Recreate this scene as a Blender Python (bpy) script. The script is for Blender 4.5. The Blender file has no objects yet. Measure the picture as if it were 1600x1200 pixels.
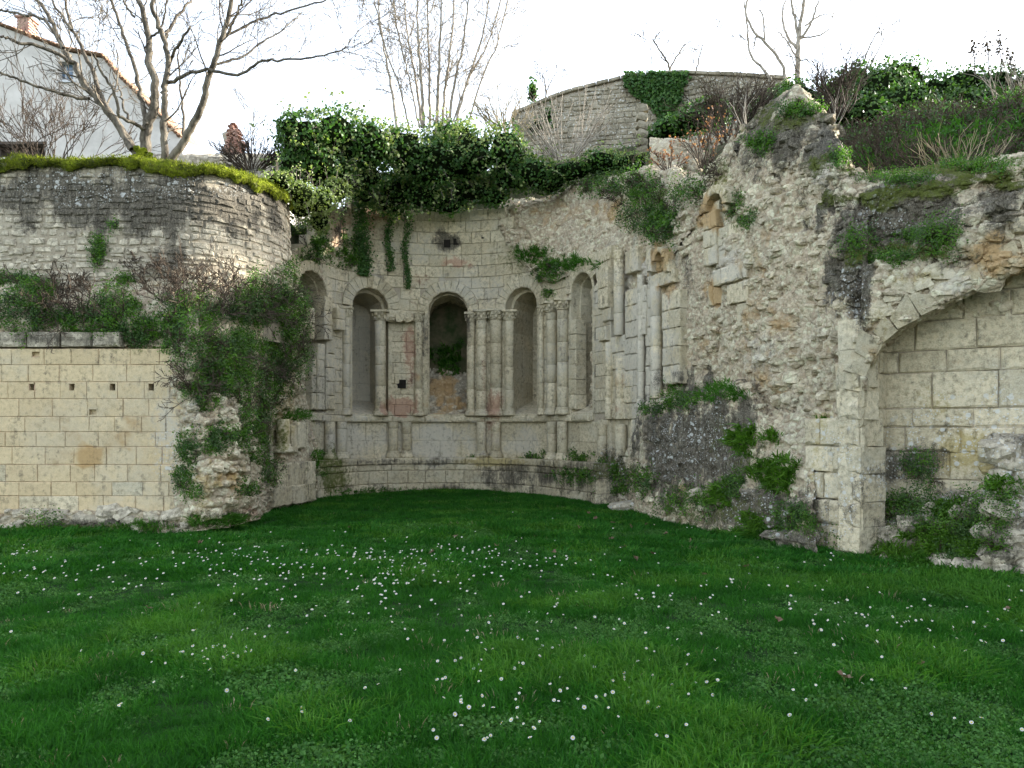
import bpy, math, random
import numpy as np
from mathutils import Vector
from mathutils.bvhtree import BVHTree
rnd = random.Random(7)
rg = np.random.default_rng(11)
S = bpy.context.scene
COL = S.collection
R = math.radians
# ------------------------------------------------------------------ camera, world, sun, exposure
F, CX, HY, EYE = 1250.0, 800.0, 670.0, 1.6          # photograph pixels (1600 x 1200): focal length, centre column, horizon row, eye height
cd = bpy.data.cameras.new('camera'); cam = bpy.data.objects.new('camera', cd); COL.objects.link(cam)
cam.location = (0, 0, EYE); cam.rotation_euler = (R(90), 0, 0)
cd.sensor_width = 36; cd.lens = 36 * F / 1600; cd.shift_y = (HY - 600) / 1600; cd.clip_end = 2000; cd.clip_start = .05
S.camera = cam
SUN_AZ, SUN_EL = R(67), R(20.5)                       # azimuth from +Y towards +X
world = bpy.data.worlds.new("World"); S.world = world; world.use_nodes = True
wn = world.node_tree; bg = wn.nodes['Background']
sky = wn.nodes.new('ShaderNodeTexSky'); sky.sky_type = 'NISHITA'; sky.sun_disc = False
sky.sun_elevation = SUN_EL; sky.sun_rotation = SUN_AZ; sky.altitude = 50; sky.air_density = 1.0; sky.dust_density = 1.6; sky.ozone_density = .7
hsv = wn.nodes.new('ShaderNodeHueSaturation'); hsv.inputs['Saturation'].default_value = .5       # thin bright haze
wn.links.new(sky.outputs[0], hsv.inputs['Color']); wn.links.new(hsv.outputs[0], bg.inputs[0]); bg.inputs[1].default_value = 0.15
sd = bpy.data.lights.new('sun', 'SUN'); sd.energy = 3.4; sd.angle = R(.5); sd.color = (1, .93, .82)
sun = bpy.data.objects.new('sun', sd); COL.objects.link(sun)
sdir = Vector((math.sin(SUN_AZ) * math.cos(SUN_EL), math.cos(SUN_AZ) * math.cos(SUN_EL), math.sin(SUN_EL)))
sun.rotation_euler = sdir.to_track_quat('Z', 'Y').to_euler(); sun.location = (10, 20, 30)
S.view_settings.view_transform = 'Standard'; S.view_settings.look = 'None'; S.view_settings.gamma = 1
S.view_settings.exposure = 2.3
S.render.engine = 'CYCLES'; S.cycles.max_bounces = 6; S.cycles.diffuse_bounces = 3; S.cycles.transmission_bounces = 3
# ------------------------------------------------------------------ points, noise
def W(px, py, D): return np.array([(px - CX) / F * D, D, EYE + (HY - py) / F * D])
def PXY(v):
    y = np.maximum(v[..., 1], .3); return CX + F * v[..., 0] / y, HY - F * (v[..., 2] - EYE) / y
def _h(ix, iy, iz, s=0):
    h = (ix.astype(np.int64) * 73856093) ^ (iy.astype(np.int64) * 19349663) ^ (iz.astype(np.int64) * 83492791) ^ (s * 2654435761)
    h = (h ^ (h >> 13)) * 1274126177 & 0xffffffff
    h = (h ^ (h >> 16)) * 2246822519 & 0xffffffff
    return ((h ^ (h >> 15)) & 0xffffff) / float(0x1000000)
def vnoise(p, s=0):
    i = np.floor(p); f = p - i; f = f * f * (3 - 2 * f); i = i.astype(np.int64); r = 0
    for a in (0, 1):
        for b in (0, 1):
            for c in (0, 1):
                w = (f[:, 0] if a else 1 - f[:, 0]) * (f[:, 1] if b else 1 - f[:, 1]) * (f[:, 2] if c else 1 - f[:, 2])
                r = r + w * _h(i[:, 0] + a, i[:, 1] + b, i[:, 2] + c, s)
    return r * 2 - 1
def fbm(p, o=4, s=0):
    r = 0; a = .5
    for k in range(o): r = r + a * vnoise(p * 2 ** k, s + k); a *= .5
    return r
def worley(p, s=0):
    i = np.floor(p).astype(np.int64); n = len(p); f1 = np.full(n, 9.); f2 = np.full(n, 9.); idr = np.zeros(n)
    for a in (-1, 0, 1):
        for b in (-1, 0, 1):
            for c in (-1, 0, 1):
                q = (i[:, 0] + a, i[:, 1] + b, i[:, 2] + c)
                d = np.sqrt((q[0] + .15 + .7 * _h(*q, s + 1) - p[:, 0]) ** 2 + (q[1] + .15 + .7 * _h(*q, s + 2) - p[:, 1]) ** 2 + (q[2] + .15 + .7 * _h(*q, s + 3) - p[:, 2]) ** 2)
                near = d < f1
                f2 = np.where(near, f1, np.minimum(f2, d)); idr = np.where(near, _h(*q, s + 4), idr); f1 = np.where(near, d, f1)
    return f1, f2, idr
sstep = lambda a, b, x: (lambda t: t * t * (3 - 2 * t))(np.clip((x - a) / (b - a), 0, 1))
# ------------------------------------------------------------------ stains that belong to the stones (black crust, moss, lichens, paint) and a few painted-in patches of sun and shade, placed where the photo has them
ZK = dict(dark=0, moss=1, yellow=2, white=3, red=4, pale=5, ochre=6)
ZONES = [
 ('dark',240,318,260,44,1.7),('dark',265,340,22,95,1.6),('dark',60,300,120,44,1.4),('dark',60,530,110,16,1.0),('dark',235,535,50,16,.8),('dark',170,560,30,18,.5),
 ('dark',410,380,60,40,.25),('dark',700,376,20,13,2.2),('ochre',695,615,32,34,.9),('dark',695,515,32,45,1.4),('dark',600,470,10,60,.6),('dark',735,470,60,8,.5),('dark',880,520,12,70,.5),('dark',500,620,30,90,.5),('pale',730,450,60,30,.8),('pale',650,380,60,40,.6),('ochre',960,600,30,40,.5),('dark',1075,430,20,50,.7),('pale',1140,420,40,40,.9),('pale',1190,560,50,40,.7),('dark',1200,640,50,20,.5),('dark',1340,790,30,70,.7),('dark',690,764,60,9,1.1),('dark',560,764,60,8,.9),('dark',880,764,60,10,.8),  # dark patches at the socket holes and in the middle window paint their shade
 ('dark',1100,700,72,85,2.1),('dark',1035,725,36,75,1.8),('dark',1150,660,34,60,1.6),('dark',1180,800,110,48,1.4),('dark',1240,840,50,26,1.2),('dark',960,745,46,44,1.3),('dark',850,745,100,26,1.3),('dark',1010,690,14,60,1.0),('moss',1120,800,130,30,.8),('moss',700,768,230,6,.8),('dark',620,722,130,6,1.0),('dark',1440,830,80,50,1.3),('dark',1530,850,60,40,1.2),('moss',1450,840,110,50,.8),('dark',1585,800,30,80,.8),
 ('dark',1230,210,85,55,1.7),('dark',1180,245,50,35,.9),('dark',1290,170,40,25,.6),('dark',1400,335,110,48,2.2),('dark',1330,420,34,70,1.8),('dark',1340,470,20,50,1.0),('dark',1560,320,50,50,1.3),('dark',1480,400,60,22,.7),
 ('dark',1425,725,50,38,1.7),('dark',1470,700,14,30,1.2),('dark',1380,830,30,40,.9),('dark',1500,780,80,30,.8),('dark',1580,690,30,14,1.0),('dark',1090,330,30,25,.6),('dark',1230,300,30,12,.6),
 ('dark',330,640,40,60,.4),('dark',420,620,16,180,.9),('dark',440,760,30,30,.5),('dark',270,760,25,40,.5),('dark',140,822,170,9,1.3),('moss',160,826,170,6,1.0),('dark',360,806,70,8,1.0),('moss',340,812,80,9,1.0),('dark',1150,850,160,10,1.2),('ochre',1270,560,60,60,.4),('dark',470,745,20,60,.5),('dark',1330,700,8,90,.5),
 ('moss',520,740,30,34,1.2),('moss',430,680,18,40,.9),('moss',460,560,40,60,.6),('moss',220,545,60,12,.8),('moss',330,790,30,30,.5),('moss',840,405,60,25,.8),('moss',780,350,12,60,.5),
 ('moss',1230,185,70,22,1.0),('moss',1120,270,30,30,.9),('moss',1150,320,20,40,.9),('moss',1340,310,70,14,1.1),('moss',1440,300,90,12,1.2),('moss',1420,395,90,14,1.3),('moss',1330,400,22,14,1.0),('moss',1550,280,60,14,1.2),
 ('moss',1180,700,60,50,.7),('moss',960,740,50,30,.8),('moss',1350,870,60,20,.8),('moss',1000,340,40,60,.7),('moss',1040,410,16,30,.6),('moss',880,740,60,14,.6),('moss',1260,820,40,30,.6),('moss',710,344,18,8,1.0),
 ('yellow',1500,715,50,40,1.5),('yellow',1460,620,70,30,.7),('yellow',1370,520,20,60,.6),('yellow',770,722,60,7,1.6),('yellow',850,735,60,25,.8),('yellow',1060,765,25,12,1.5),('yellow',1430,435,60,20,.8),('yellow',340,760,40,50,.8),('yellow',440,640,22,60,.9),('yellow',1290,660,20,22,.9),('yellow',960,400,25,30,.6),('yellow',1175,400,16,30,.6),('yellow',1275,730,14,50,.7),('yellow',1120,290,20,20,.7),('yellow',250,600,30,40,.3),('yellow',980,340,30,20,.6),
 ('moss',1470,262,190,22,1.4),('dark',1470,272,190,24,1.3),('moss',1560,270,60,14,1.2),('white',1500,690,110,75,1.4),('white',1310,770,38,100,1.4),('white',1045,715,24,30,1.5),('white',1100,690,60,60,.8),('white',950,730,20,26,1.2),('white',120,290,150,30,.7),('white',1400,760,60,50,1.0),('white',1590,740,20,60,1.2),('white',1180,800,60,40,.7),('white',1380,330,60,40,.6),('white',300,290,120,25,.6),('white',1330,470,30,40,.7),('white',270,700,30,60,.7),
 ('red',625,634,23,12,3.),('red',712,411,19,7,2.4),('red',640,545,8,70,1.2),('red',770,635,18,34,1.4),('red',756,610,4,70,.7),('red',660,435,16,12,.7),('red',622,517,20,8,.5),('red',545,350,60,45,.9),('red',600,335,40,16,1.4),('red',500,430,8,50,.5),('red',395,805,25,14,.9),('red',230,480,20,18,.6),('red',1240,470,60,80,.35),('red',1150,520,50,60,.35),('red',965,640,20,18,.6),('red',1050,470,14,30,.5),('red',240,350,16,10,.6),
 ('pale',560,690,50,30,1.2),('pale',695,690,52,30,1.3),('pale',820,690,40,25,.9),('pale',520,580,50,120,.8),('pale',1000,520,60,130,1.1),('pale',400,300,60,40,.8),('pale',440,600,12,70,1.0),('pale',570,560,25,110,1.1),('pale',730,350,40,30,.6),('pale',265,660,30,70,.9),('pale',870,580,30,80,.6),('pale',1490,440,50,22,.8),('pale',1290,240,22,50,1.4),('pale',1010,420,20,30,.9),  # pale patches on the terrace wall end and peak's right flank paint sunlight
 ('ochre',1560,400,60,40,.9),('ochre',1110,330,22,30,1.4),('ochre',1030,410,14,22,1.4),('ochre',1118,455,18,18,1.2),('ochre',1045,455,20,14,.8),('ochre',1200,470,70,110,.45),('ochre',1120,545,60,30,.6),('ochre',135,710,14,16,2.2),('ochre',120,680,180,110,.35),('ochre',880,330,50,30,.6),('ochre',960,330,40,20,.7),('ochre',1450,560,90,40,.35),('ochre',345,750,30,25,.8),('ochre',1190,590,50,30,.5),
]
def paint(V):
    """per-vertex amounts of stain and painted light, fixed to the stone"""
    px, py = PXY(V); n = fbm(V * 3.1, 5, 5) * 1.1 + fbm(V * np.array([5, 5, 1.1]), 4, 15) * 1.1
    o = np.zeros((len(V), 7))
    for k, cx, cy, rx, ry, s in ZONES:
        d = np.sqrt(((px - cx) / rx) ** 2 + ((py - cy) / ry) ** 2)
        o[:, ZK[k]] = np.maximum(o[:, ZK[k]], s * np.clip(1.35 - d * .9 - n * .8, 0, 1))
    return np.clip(o, 0, 1.6)
# ------------------------------------------------------------------ mesh plumbing
def root(o):
    while o.parent: o = o.parent
    return o
def mk(name, V, Fc, mat, parent=None, smooth=False, cell=None, mort=None, stains=False, loc=None, mats=None, midx=None):
    V = np.asarray(V, float).reshape(-1, 3)
    if parent is not None: off = np.array(root(parent).location)
    elif loc is not None: off = np.array(loc, float)
    else: off = np.zeros(3)
    me = bpy.data.meshes.new(name)
    if isinstance(Fc, np.ndarray):
        n, k = Fc.shape
        me.vertices.add(len(V)); me.vertices.foreach_set('co', (V - off).ravel())
        me.loops.add(n * k); me.loops.foreach_set('vertex_index', Fc.ravel().astype(np.int32))
        me.polygons.add(n); me.polygons.foreach_set('loop_start', np.arange(0, n * k, k, dtype=np.int32))
        me.update(calc_edges=True)
    else:
        me.from_pydata((V - off).tolist(), [], Fc)
    if smooth: me.polygons.foreach_set('use_smooth', [True] * len(me.polygons))
    for m in (mats or [mat]): me.materials.append(m)
    if midx is not None: me.polygons.foreach_set('material_index', np.asarray(midx, np.int32))
    if cell is not None:
        a = me.attributes.new('cell', 'FLOAT', 'POINT'); a.data.foreach_set('value', np.broadcast_to(np.asarray(cell, np.float32), (len(V),)).copy())
    if mort is not None:
        a = me.attributes.new('mort', 'FLOAT', 'POINT'); a.data.foreach_set('value', np.asarray(mort, np.float32))
    if stains:
        P = paint(V)
        a = me.attributes.new('W', 'FLOAT_COLOR', 'POINT'); a.data.foreach_set('color', np.column_stack([P[:, 0], P[:, 1], P[:, 2], P[:, 3]]).astype(np.float32).ravel())
        a = me.attributes.new('X', 'FLOAT_COLOR', 'POINT'); a.data.foreach_set('color', np.column_stack([P[:, 4], P[:, 5], P[:, 6], np.ones(len(V))]).astype(np.float32).ravel())
    me.update()
    o = bpy.data.objects.new(name, me); COL.objects.link(o)
    if parent is not None: o.parent = parent
    elif loc is not None: o.location = loc
    return o
def thing(name, label, cat, loc=(0, 0, 0), group=None, parent=None):
    o = bpy.data.objects.new(name, None); COL.objects.link(o); o.location = loc; o.empty_display_size = .2
    return tag(o, label, cat, group)
def tag(o, label=None, cat=None, group=None, kind=None):
    if label: o['label'] = label
    if cat: o['category'] = cat
    if group: o['group'] = group
    if kind: o['kind'] = kind
    return o
def sub(name, parent):
    o = bpy.data.objects.new(name, None); COL.objects.link(o); o.parent = parent; return o
def grid_faces(nu, nv):
    i = np.arange(nu * nv).reshape(nu, nv)
    return np.column_stack([i[:-1, :-1].ravel(), i[1:, :-1].ravel(), i[1:, 1:].ravel(), i[:-1, 1:].ravel()])
SOLID = []                                          # (verts, quads) of stone surfaces, so that plants can be rooted on them
# ------------------------------------------------------------------ materials
class NT:
    def __init__(s, name):
        s.m = bpy.data.materials.new(name); s.m.use_nodes = True; s.t = s.m.node_tree; s.b = s.t.nodes['Principled BSDF']; s.out = s.t.nodes['Material Output']
        s.pos = s.n('ShaderNodeNewGeometry').outputs['Position']
    def n(s, typ, **k):
        x = s.t.nodes.new(typ)
        for a, v in k.items(): setattr(x, a, v)
        return x
    def put(s, sock, v):
        if hasattr(v, 'is_output'): s.t.links.new(v, sock)
        else: sock.default_value = (*v, 1) if isinstance(v, tuple) and len(v) == 3 and len(sock.default_value) == 4 else v
    def noise(s, scale, detail=4, rough=.6, vec=None, dist=0):
        x = s.n('ShaderNodeTexNoise'); x.inputs['Scale'].default_value = scale; x.inputs['Detail'].default_value = detail; x.inputs['Roughness'].default_value = rough; x.inputs['Distortion'].default_value = dist
        s.t.links.new(vec or s.pos, x.inputs['Vector']); return x.outputs['Fac']
    def vor(s, scale, feature='F1', vec=None):
        x = s.n('ShaderNodeTexVoronoi', feature=feature); x.inputs['Scale'].default_value = scale; s.t.links.new(vec or s.pos, x.inputs['Vector']); return x.outputs['Distance']
    def scalevec(s, v):
        x = s.n('ShaderNodeVectorMath', operation='MULTIPLY'); s.t.links.new(s.pos, x.inputs[0]); x.inputs[1].default_value = v; return x.outputs[0]
    def math(s, op, a, b=0., c=0., clamp=False):
        x = s.n('ShaderNodeMath', operation=op, use_clamp=clamp); s.put(x.inputs[0], a); s.put(x.inputs[1], b); s.put(x.inputs[2], c); return x.outputs[0]
    def rng(s, v, a, b, c=0., d=1.):
        x = s.n('ShaderNodeMapRange'); x.interpolation_type = 'SMOOTHSTEP'; s.put(x.inputs[0], v)
        for i, q in enumerate((a, b, c, d)): x.inputs[i + 1].default_value = q
        return x.outputs[0]
    def mix(s, f, a, b, mode='MIX'):
        x = s.n('ShaderNodeMix', data_type='RGBA', blend_type=mode); s.put(x.inputs[0], f); s.put(x.inputs[6], a); s.put(x.inputs[7], b); return x.outputs[2]
    def attr(s, name, comp=None):
        x = s.n('ShaderNodeAttribute', attribute_name=name)
        if comp is None: return x.outputs['Fac']
        if comp == 'a': return x.outputs['Alpha']
        y = s.n('ShaderNodeSeparateColor'); s.t.links.new(x.outputs['Color'], y.inputs[0]); return y.outputs['rgb'.index(comp)]
    def bump(s, h, strength, dist, prev=None):
        x = s.n('ShaderNodeBump'); x.inputs['Strength'].default_value = strength; x.inputs['Distance'].default_value = dist; s.put(x.inputs['Height'], h)
        if prev: s.t.links.new(prev, x.inputs['Normal'])
        return x.outputs[0]
    def done(s, col, rough=.9, nrm=None, spec=.3):
        s.put(s.b.inputs['Base Color'], col); s.put(s.b.inputs['Roughness'], rough); s.b.inputs['Specular IOR Level'].default_value = spec
        if nrm: s.t.links.new(nrm, s.b.inputs['Normal'])
        return s.m
def stone(name, a, b, mortar=(.33, .27, .2), bumpd=.012, mottle=.5, crumb=0.):
    t = NT(name)
    n1 = t.noise(2.2, 5, .65); n2 = t.noise(14, 5, .7); n3 = t.noise(60, 4, .7)
    c = t.mix(t.math('ADD', t.math('MULTIPLY', t.attr('cell'), .75), t.math('MULTIPLY', n1, .3), clamp=True), a, b)
    c = t.mix(t.rng(n2, .38, .66, 0, mottle), c, tuple(x * .55 for x in b))
    c = t.mix(t.rng(t.noise(1.1, 6, .75), .42, .66, 0, .6), c, (.46, .42, .33)); c = t.mix(t.rng(t.noise(5, 5, .75), .52, .72, 0, .55), c, tuple(x * .5 for x in b))
    c = t.mix(t.rng(n3, .3, .75, 0, .35), c, tuple(min(.8, x * 1.35) for x in a))
    pits = t.rng(t.noise(38, 3, .8), .66, .74)
    c = t.mix(t.math('MULTIPLY', pits, .55), c, tuple(x * .3 for x in a))
    c = t.mix(t.math('MULTIPLY', t.attr('mort'), .75), c, mortar)
    if crumb:
        vv = t.n('ShaderNodeTexVoronoi'); vv.inputs['Scale'].default_value = 15; vx = t.n('ShaderNodeVectorMath', operation='ADD'); nc = t.n('ShaderNodeTexNoise'); nc.inputs['Scale'].default_value = 9; t.t.links.new(t.pos, nc.inputs['Vector'])
        sc_ = t.n('ShaderNodeVectorMath', operation='SCALE'); t.t.links.new(nc.outputs['Color'], sc_.inputs[0]); sc_.inputs['Scale'].default_value = .12; t.t.links.new(t.pos, vx.inputs[0]); t.t.links.new(sc_.outputs[0], vx.inputs[1]); t.t.links.new(vx.outputs[0], vv.inputs['Vector'])
        sp_ = t.n('ShaderNodeSeparateColor'); t.t.links.new(vv.outputs['Color'], sp_.inputs[0])
        c = t.mix(t.rng(sp_.outputs[0], .55, .95, 0, .5), c, tuple(min(.8, x * 1.25) for x in a)); c = t.mix(t.rng(sp_.outputs[1], .7, .98, 0, .4), c, tuple(x * .75 for x in b))
        c = t.mix(t.rng(vv.outputs['Distance'], .45, .7, 0, .25), c, tuple(x * .5 for x in b))
    X = lambda k: t.attr('X', k); Wa = lambda k: t.attr('W', k)
    c = t.mix(t.math('MULTIPLY', t.rng(t.math('ADD', X('g'), t.math('MULTIPLY', t.math('SUBTRACT', n2, .5), 1.6)), .3, 1.0), .6), c, (.52, .49, .42))
    c = t.mix(t.math('MULTIPLY', t.rng(t.math('ADD', X('b'), t.math('MULTIPLY', t.math('SUBTRACT', n1, .5), 2.)), .35, .9), .75), c, (.40, .25, .10))
    c = t.mix(t.math('MULTIPLY', t.rng(t.math('ADD', X('r'), t.math('MULTIPLY', t.math('SUBTRACT', n2, .5), 2.2)), .35, 1.2), .55), c, (.36, .15, .10))
    c = t.mix(t.math('MULTIPLY', t.rng(t.math('ADD', Wa('b'), t.math('MULTIPLY', t.math('SUBTRACT', n2, .5), 2.4)), .4, 1.2), .6), c, (.42, .33, .11))
    streak = t.noise(1, 5, .7, vec=t.scalevec((9, 9, 1.3)))
    dk = t.math('ADD', Wa('r'), t.math('ADD', t.math('MULTIPLY', t.math('SUBTRACT', n2, .5), 1.5), t.math('MULTIPLY', t.math('SUBTRACT', streak, .5), 1.8)))
    dk = t.math('MAXIMUM', t.rng(t.math('ADD', dk, t.math('MULTIPLY', t.math('SUBTRACT', n3, .5), 2.6)), .35, 1.15, 0, .9), t.rng(t.math('ADD', t.math('MULTIPLY', n2, .6), t.math('MULTIPLY', streak, .6)), .62, .80, 0, .6))
    fs = t.noise(1, 6, .8, vec=t.scalevec((30, 30, 3.5)))
    c = t.mix(dk, c, t.mix(t.rng(t.math('ADD', t.math('MULTIPLY', n3, .5), t.math('MULTIPLY', fs, .5)), .42, .66), (.016, .015, .012), (.235, .21, .165)))
    sp = t.rng(t.vor(8), .20, .29, 1, 0); sp2 = t.rng(t.vor(27), .24, .34, 1, 0)
    spot = t.math('MAXIMUM', t.math('MULTIPLY', sp, t.rng(n1, .40, .52)), t.math('MULTIPLY', sp2, t.rng(t.noise(6, 3), .42, .55)))
    c = t.mix(t.math('MULTIPLY', t.math('MULTIPLY', spot, t.rng(Wa('a'), .15, .7)), .8), c, (.56, .57, .54))
    ms = t.rng(t.math('ADD', Wa('g'), t.math('ADD', t.math('MULTIPLY', t.math('SUBTRACT', n3, .5), 1.6), t.math('MULTIPLY', t.math('SUBTRACT', n2, .5), 2.2))), .5, 1.25, 0, .85)
    c = t.mix(ms, c, t.mix(n3, (.035, .06, .008), (.13, .15, .02)))
    h = t.math('ADD', t.math('MULTIPLY', n2, .8), t.math('ADD', t.math('MULTIPLY', n3, .35), t.math('MULTIPLY', pits, -.5)))
    if crumb: h = t.math('ADD', h, t.math('MULTIPLY', t.math('POWER', vv.outputs['Distance'], 1.5), -1.6 * crumb))
    return t.done(c, .93, t.bump(h, .95, bumpd), .15)
M = {}
M['tuff'] = stone('tuff_grey', (.72, .61, .425), (.38, .305, .195), bumpd=.026, mottle=.7)
M['gold'] = stone('tuff_gold', (.64, .515, .32), (.51, .395, .235), mortar=(.34, .24, .17), bumpd=.016, mottle=.35)
M['field'] = stone('field_stone', (.62, .55, .42), (.27, .235, .175), mortar=(.30, .26, .20), bumpd=.025, crumb=.3)
M['rubble'] = stone('rubble_core', (.76, .65, .46), (.38, .285, .18), mortar=(.47, .375, .27), bumpd=.04, mottle=.4, crumb=.45)
M['mortar'] = stone('lime_mortar', (.36, .31, .23), (.26, .22, .16))
M['pink'] = stone('pink_mortar', (.44, .30, .21), (.36, .26, .18))
def leafmat(name, a, b, rough=.5, trans=.25, tip=None, spec=.4):
    t = NT(name); c = t.mix(t.attr('cell'), a, b); c = t.mix(t.rng(t.noise(1.7, 3), .35, .7, 0, .5), c, tuple(x * .6 for x in a))
    if tip: c = t.mix(t.rng(t.attr('cell'), .88, .95), c, tip)
    t.done(c, rough, None, spec)
    tr = t.n('ShaderNodeBsdfTranslucent'); t.put(tr.inputs[0], t.mix(1., c, (1.4, 1.5, .6), 'MULTIPLY'))
    mx = t.n('ShaderNodeMixShader'); mx.inputs[0].default_value = trans
    t.t.links.new(t.b.outputs[0], mx.inputs[1]); t.t.links.new(tr.outputs[0], mx.inputs[2]); t.t.links.new(mx.outputs[0], t.out.inputs[0])
    return t.m
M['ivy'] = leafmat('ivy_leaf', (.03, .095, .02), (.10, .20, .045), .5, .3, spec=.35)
M['ivy_lit'] = leafmat('ivy_leaf_sunlit', (.12, .19, .05), (.34, .40, .17), .5, .35, spec=.35)  # sunlit copy of the ivy, the light put into its leaf colour
M['cushion'] = leafmat('green_herb', (.04, .12, .006), (.12, .26, .02), .6, .35)
M['grassy'] = leafmat('grass_blade', (.013, .085, .009), (.046, .18, .020), .6, .35, spec=.12)
M['grassy2'] = leafmat('grass_blade_light', (.036, .13, .012), (.10, .25, .035), .6, .35, spec=.12)
M['weed'] = leafmat('lawn_weed', (.04, .125, .025), (.11, .25, .06), .65, .3, spec=.12)
M['moss'] = leafmat('moss', (.055, .075, .010), (.26, .30, .02), .9, .2, spec=.1)
M['twig'] = leafmat('dead_twig', (.05, .038, .028), (.13, .10, .075), .8, .05, spec=.1)
M['redleaf'] = leafmat('russet_leaf', (.25, .10, .06), (.40, .21, .14), .6, .4)
M['straw'] = leafmat('dry_stalk', (.25, .2, .12), (.42, .36, .24), .8, .2)
M['brownleaf'] = leafmat('fallen_leaf', (.11, .07, .04), (.22, .15, .095), .7, .1)
def simple(name, a, b, sc=6, rough=.9, bumpd=.02, bs=20, streak=None):
    t = NT(name); v = t.scalevec(streak) if streak else None
    c = t.mix(t.rng(t.noise(sc, 5, .65, vec=v), .3, .7), a, b)
    return t.done(c, rough, t.bump(t.noise(bs, 5, .7, vec=v), .8, bumpd), .2)
def mossy():
    t = NT('moss_cap'); n = t.noise(3.5, 5, .7); n2 = t.noise(22, 4, .7)
    c = t.mix(t.rng(n, .35, .65), (.045, .06, .012), (.22, .27, .02)); c = t.mix(t.rng(n2, .45, .7, 0, .7), c, (.10, .085, .03)); c = t.mix(t.rng(t.noise(6, 4, .7), .6, .72, 0, .8), c, (.20, .18, .13))
    return t.done(c, 1, t.bump(n2, 1, .04), .05)
M['mosscap'] = mossy(); M['herbdark'] = leafmat('dark_herb', (.03, .08, .016), (.08, .15, .035), .6, .25)
M['soil'] = simple('soil', (.05, .038, .025), (.11, .085, .06))
M['darkfill'] = simple('inner_shade', (.006, .011, .004), (.014, .02, .008), 6, 1)  # near-black fill that stands for the shade inside bushes
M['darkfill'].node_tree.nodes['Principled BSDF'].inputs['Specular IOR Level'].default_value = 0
M['oldwall'] = stone('old_wall_stone', (.30, .265, .19), (.11, .10, .07), mortar=(.09, .08, .06))
M['bark'] = simple('bark', (.045, .037, .028), (.20, .175, .135), 11, .9, .02, 30, (1, 1, .35))
M['barkdark'] = simple('bark_dark', (.10, .085, .07), (.22, .19, .16), 9)
M['palebark'] = simple('pale_bark', (.20, .17, .13), (.40, .36, .30), 9)
# ------------------------------------------------------------------ builders for stone
def block_mesh(poly, mapf, dface=.02, depth=.2, ch=.014, jit=.004):
    """poly in (u, z), convex-ish; mapf(u, z, d) -> world; a chamfered stone with an uneven face"""
    P = np.asarray(poly, float); n = len(P); c = P.mean(0)
    w = np.maximum(np.ptp(P, 0), .02); k = np.clip(1 - 2 * ch / w, .3, .97)
    J = rg.normal(0, jit, (n, 2)); Q = c + (P - c) * k + J
    u = np.concatenate([P[:, 0], P[:, 0], Q[:, 0], [c[0]]]); z = np.concatenate([P[:, 1], P[:, 1], Q[:, 1], [c[1]]])
    tl = rg.normal(0, jit * 1.2, 2) / np.maximum(w, .1) * .5; pl = (Q - c) @ tl
    d = np.concatenate([np.full(n, dface - depth), np.full(n, dface - ch * 1.1), dface + pl, [dface + jit * .3]])
    V = mapf(u, z, d); F4 = []
    for a in (0, n):
        for i in range(n):
            j = (i + 1) % n; F4.append((a + i, a + j, a + n + j, a + n + i))
    F3 = [(2 * n + i, 2 * n + (i + 1) % n, 3 * n) for i in range(n)]
    return V, F4 + F3
def rect_poly(u0, u1, z0, z1, step=.25, jit=.0):
    nu = max(2, int(math.ceil((u1 - u0) / step))); nz = max(2, int(math.ceil((z1 - z0) / step)))
    P = [(u0 + (u1 - u0) * i / nu, z0) for i in range(nu)] + [(u1, z0 + (z1 - z0) * i / nz) for i in range(nz)]
    P += [(u1 - (u1 - u0) * i / nu, z1) for i in range(nu)] + [(u0, z1 - (z1 - z0) * i / nz) for i in range(nz)]
    P = np.array(P); return P + rg.normal(0, jit, P.shape) if jit else P
class Joiner:
    """pieces joined into one mesh"""
    def __init__(s): s.V = []; s.F = []; s.C = []; s.n = 0
    def add(s, V, Fc, cell=None):
        s.V.append(np.asarray(V)); s.F += [tuple(i + s.n for i in f) for f in Fc]; s.n += len(V)
        s.C.append(np.full(len(V), rg.random() if cell is None else cell))
    def build(s, name, mat, parent=None, **k):
        return mk(name, np.concatenate(s.V), s.F, mat, parent, cell=np.concatenate(s.C), **k) if s.V else None
class Pieces:
    """alike pieces of one part name: the 300 that show largest become objects, the rest one joined part"""
    def __init__(s, name, mat, parent): s.name, s.mat, s.parent, s.L = name, mat, parent, []
    def add(s, V, Fc, cell=None, mat=None):
        px, py = PXY(V); on = (px.max() > 0) & (px.min() < 1600) & (py.min() < 1200) & (py.max() > 0)
        s.L.append((np.ptp(px) * np.ptp(py) * (1 if on else .01), V, Fc, rg.random() if cell is None else cell, mat))
    def build(s, limit=300):
        s.L.sort(key=lambda q: -q[0])
        for a, V, Fc, c, m in s.L[:limit]: mk(s.name, V, Fc, m or s.mat, s.parent, cell=c, stains=True)
        if len(s.L) > limit:
            j = Joiner()
            for a, V, Fc, c, m in s.L[limit:]: j.add(V, Fc, c)
            tag(j.build(s.name, s.mat, s.parent, stains=True), kind='stuff')
def courses(u0, u1, zs, length, stag=.5, var=.18):
    for k in range(len(zs) - 1):
        u = u0 - length * (rg.random() * .6)
        while u < u1:
            L = length * (1 + rg.uniform(-var, var)); a, b = max(u, u0), min(u + L, u1); u += L
            if b - a > .06: yield k, a, b, zs[k], zs[k + 1]
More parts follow.
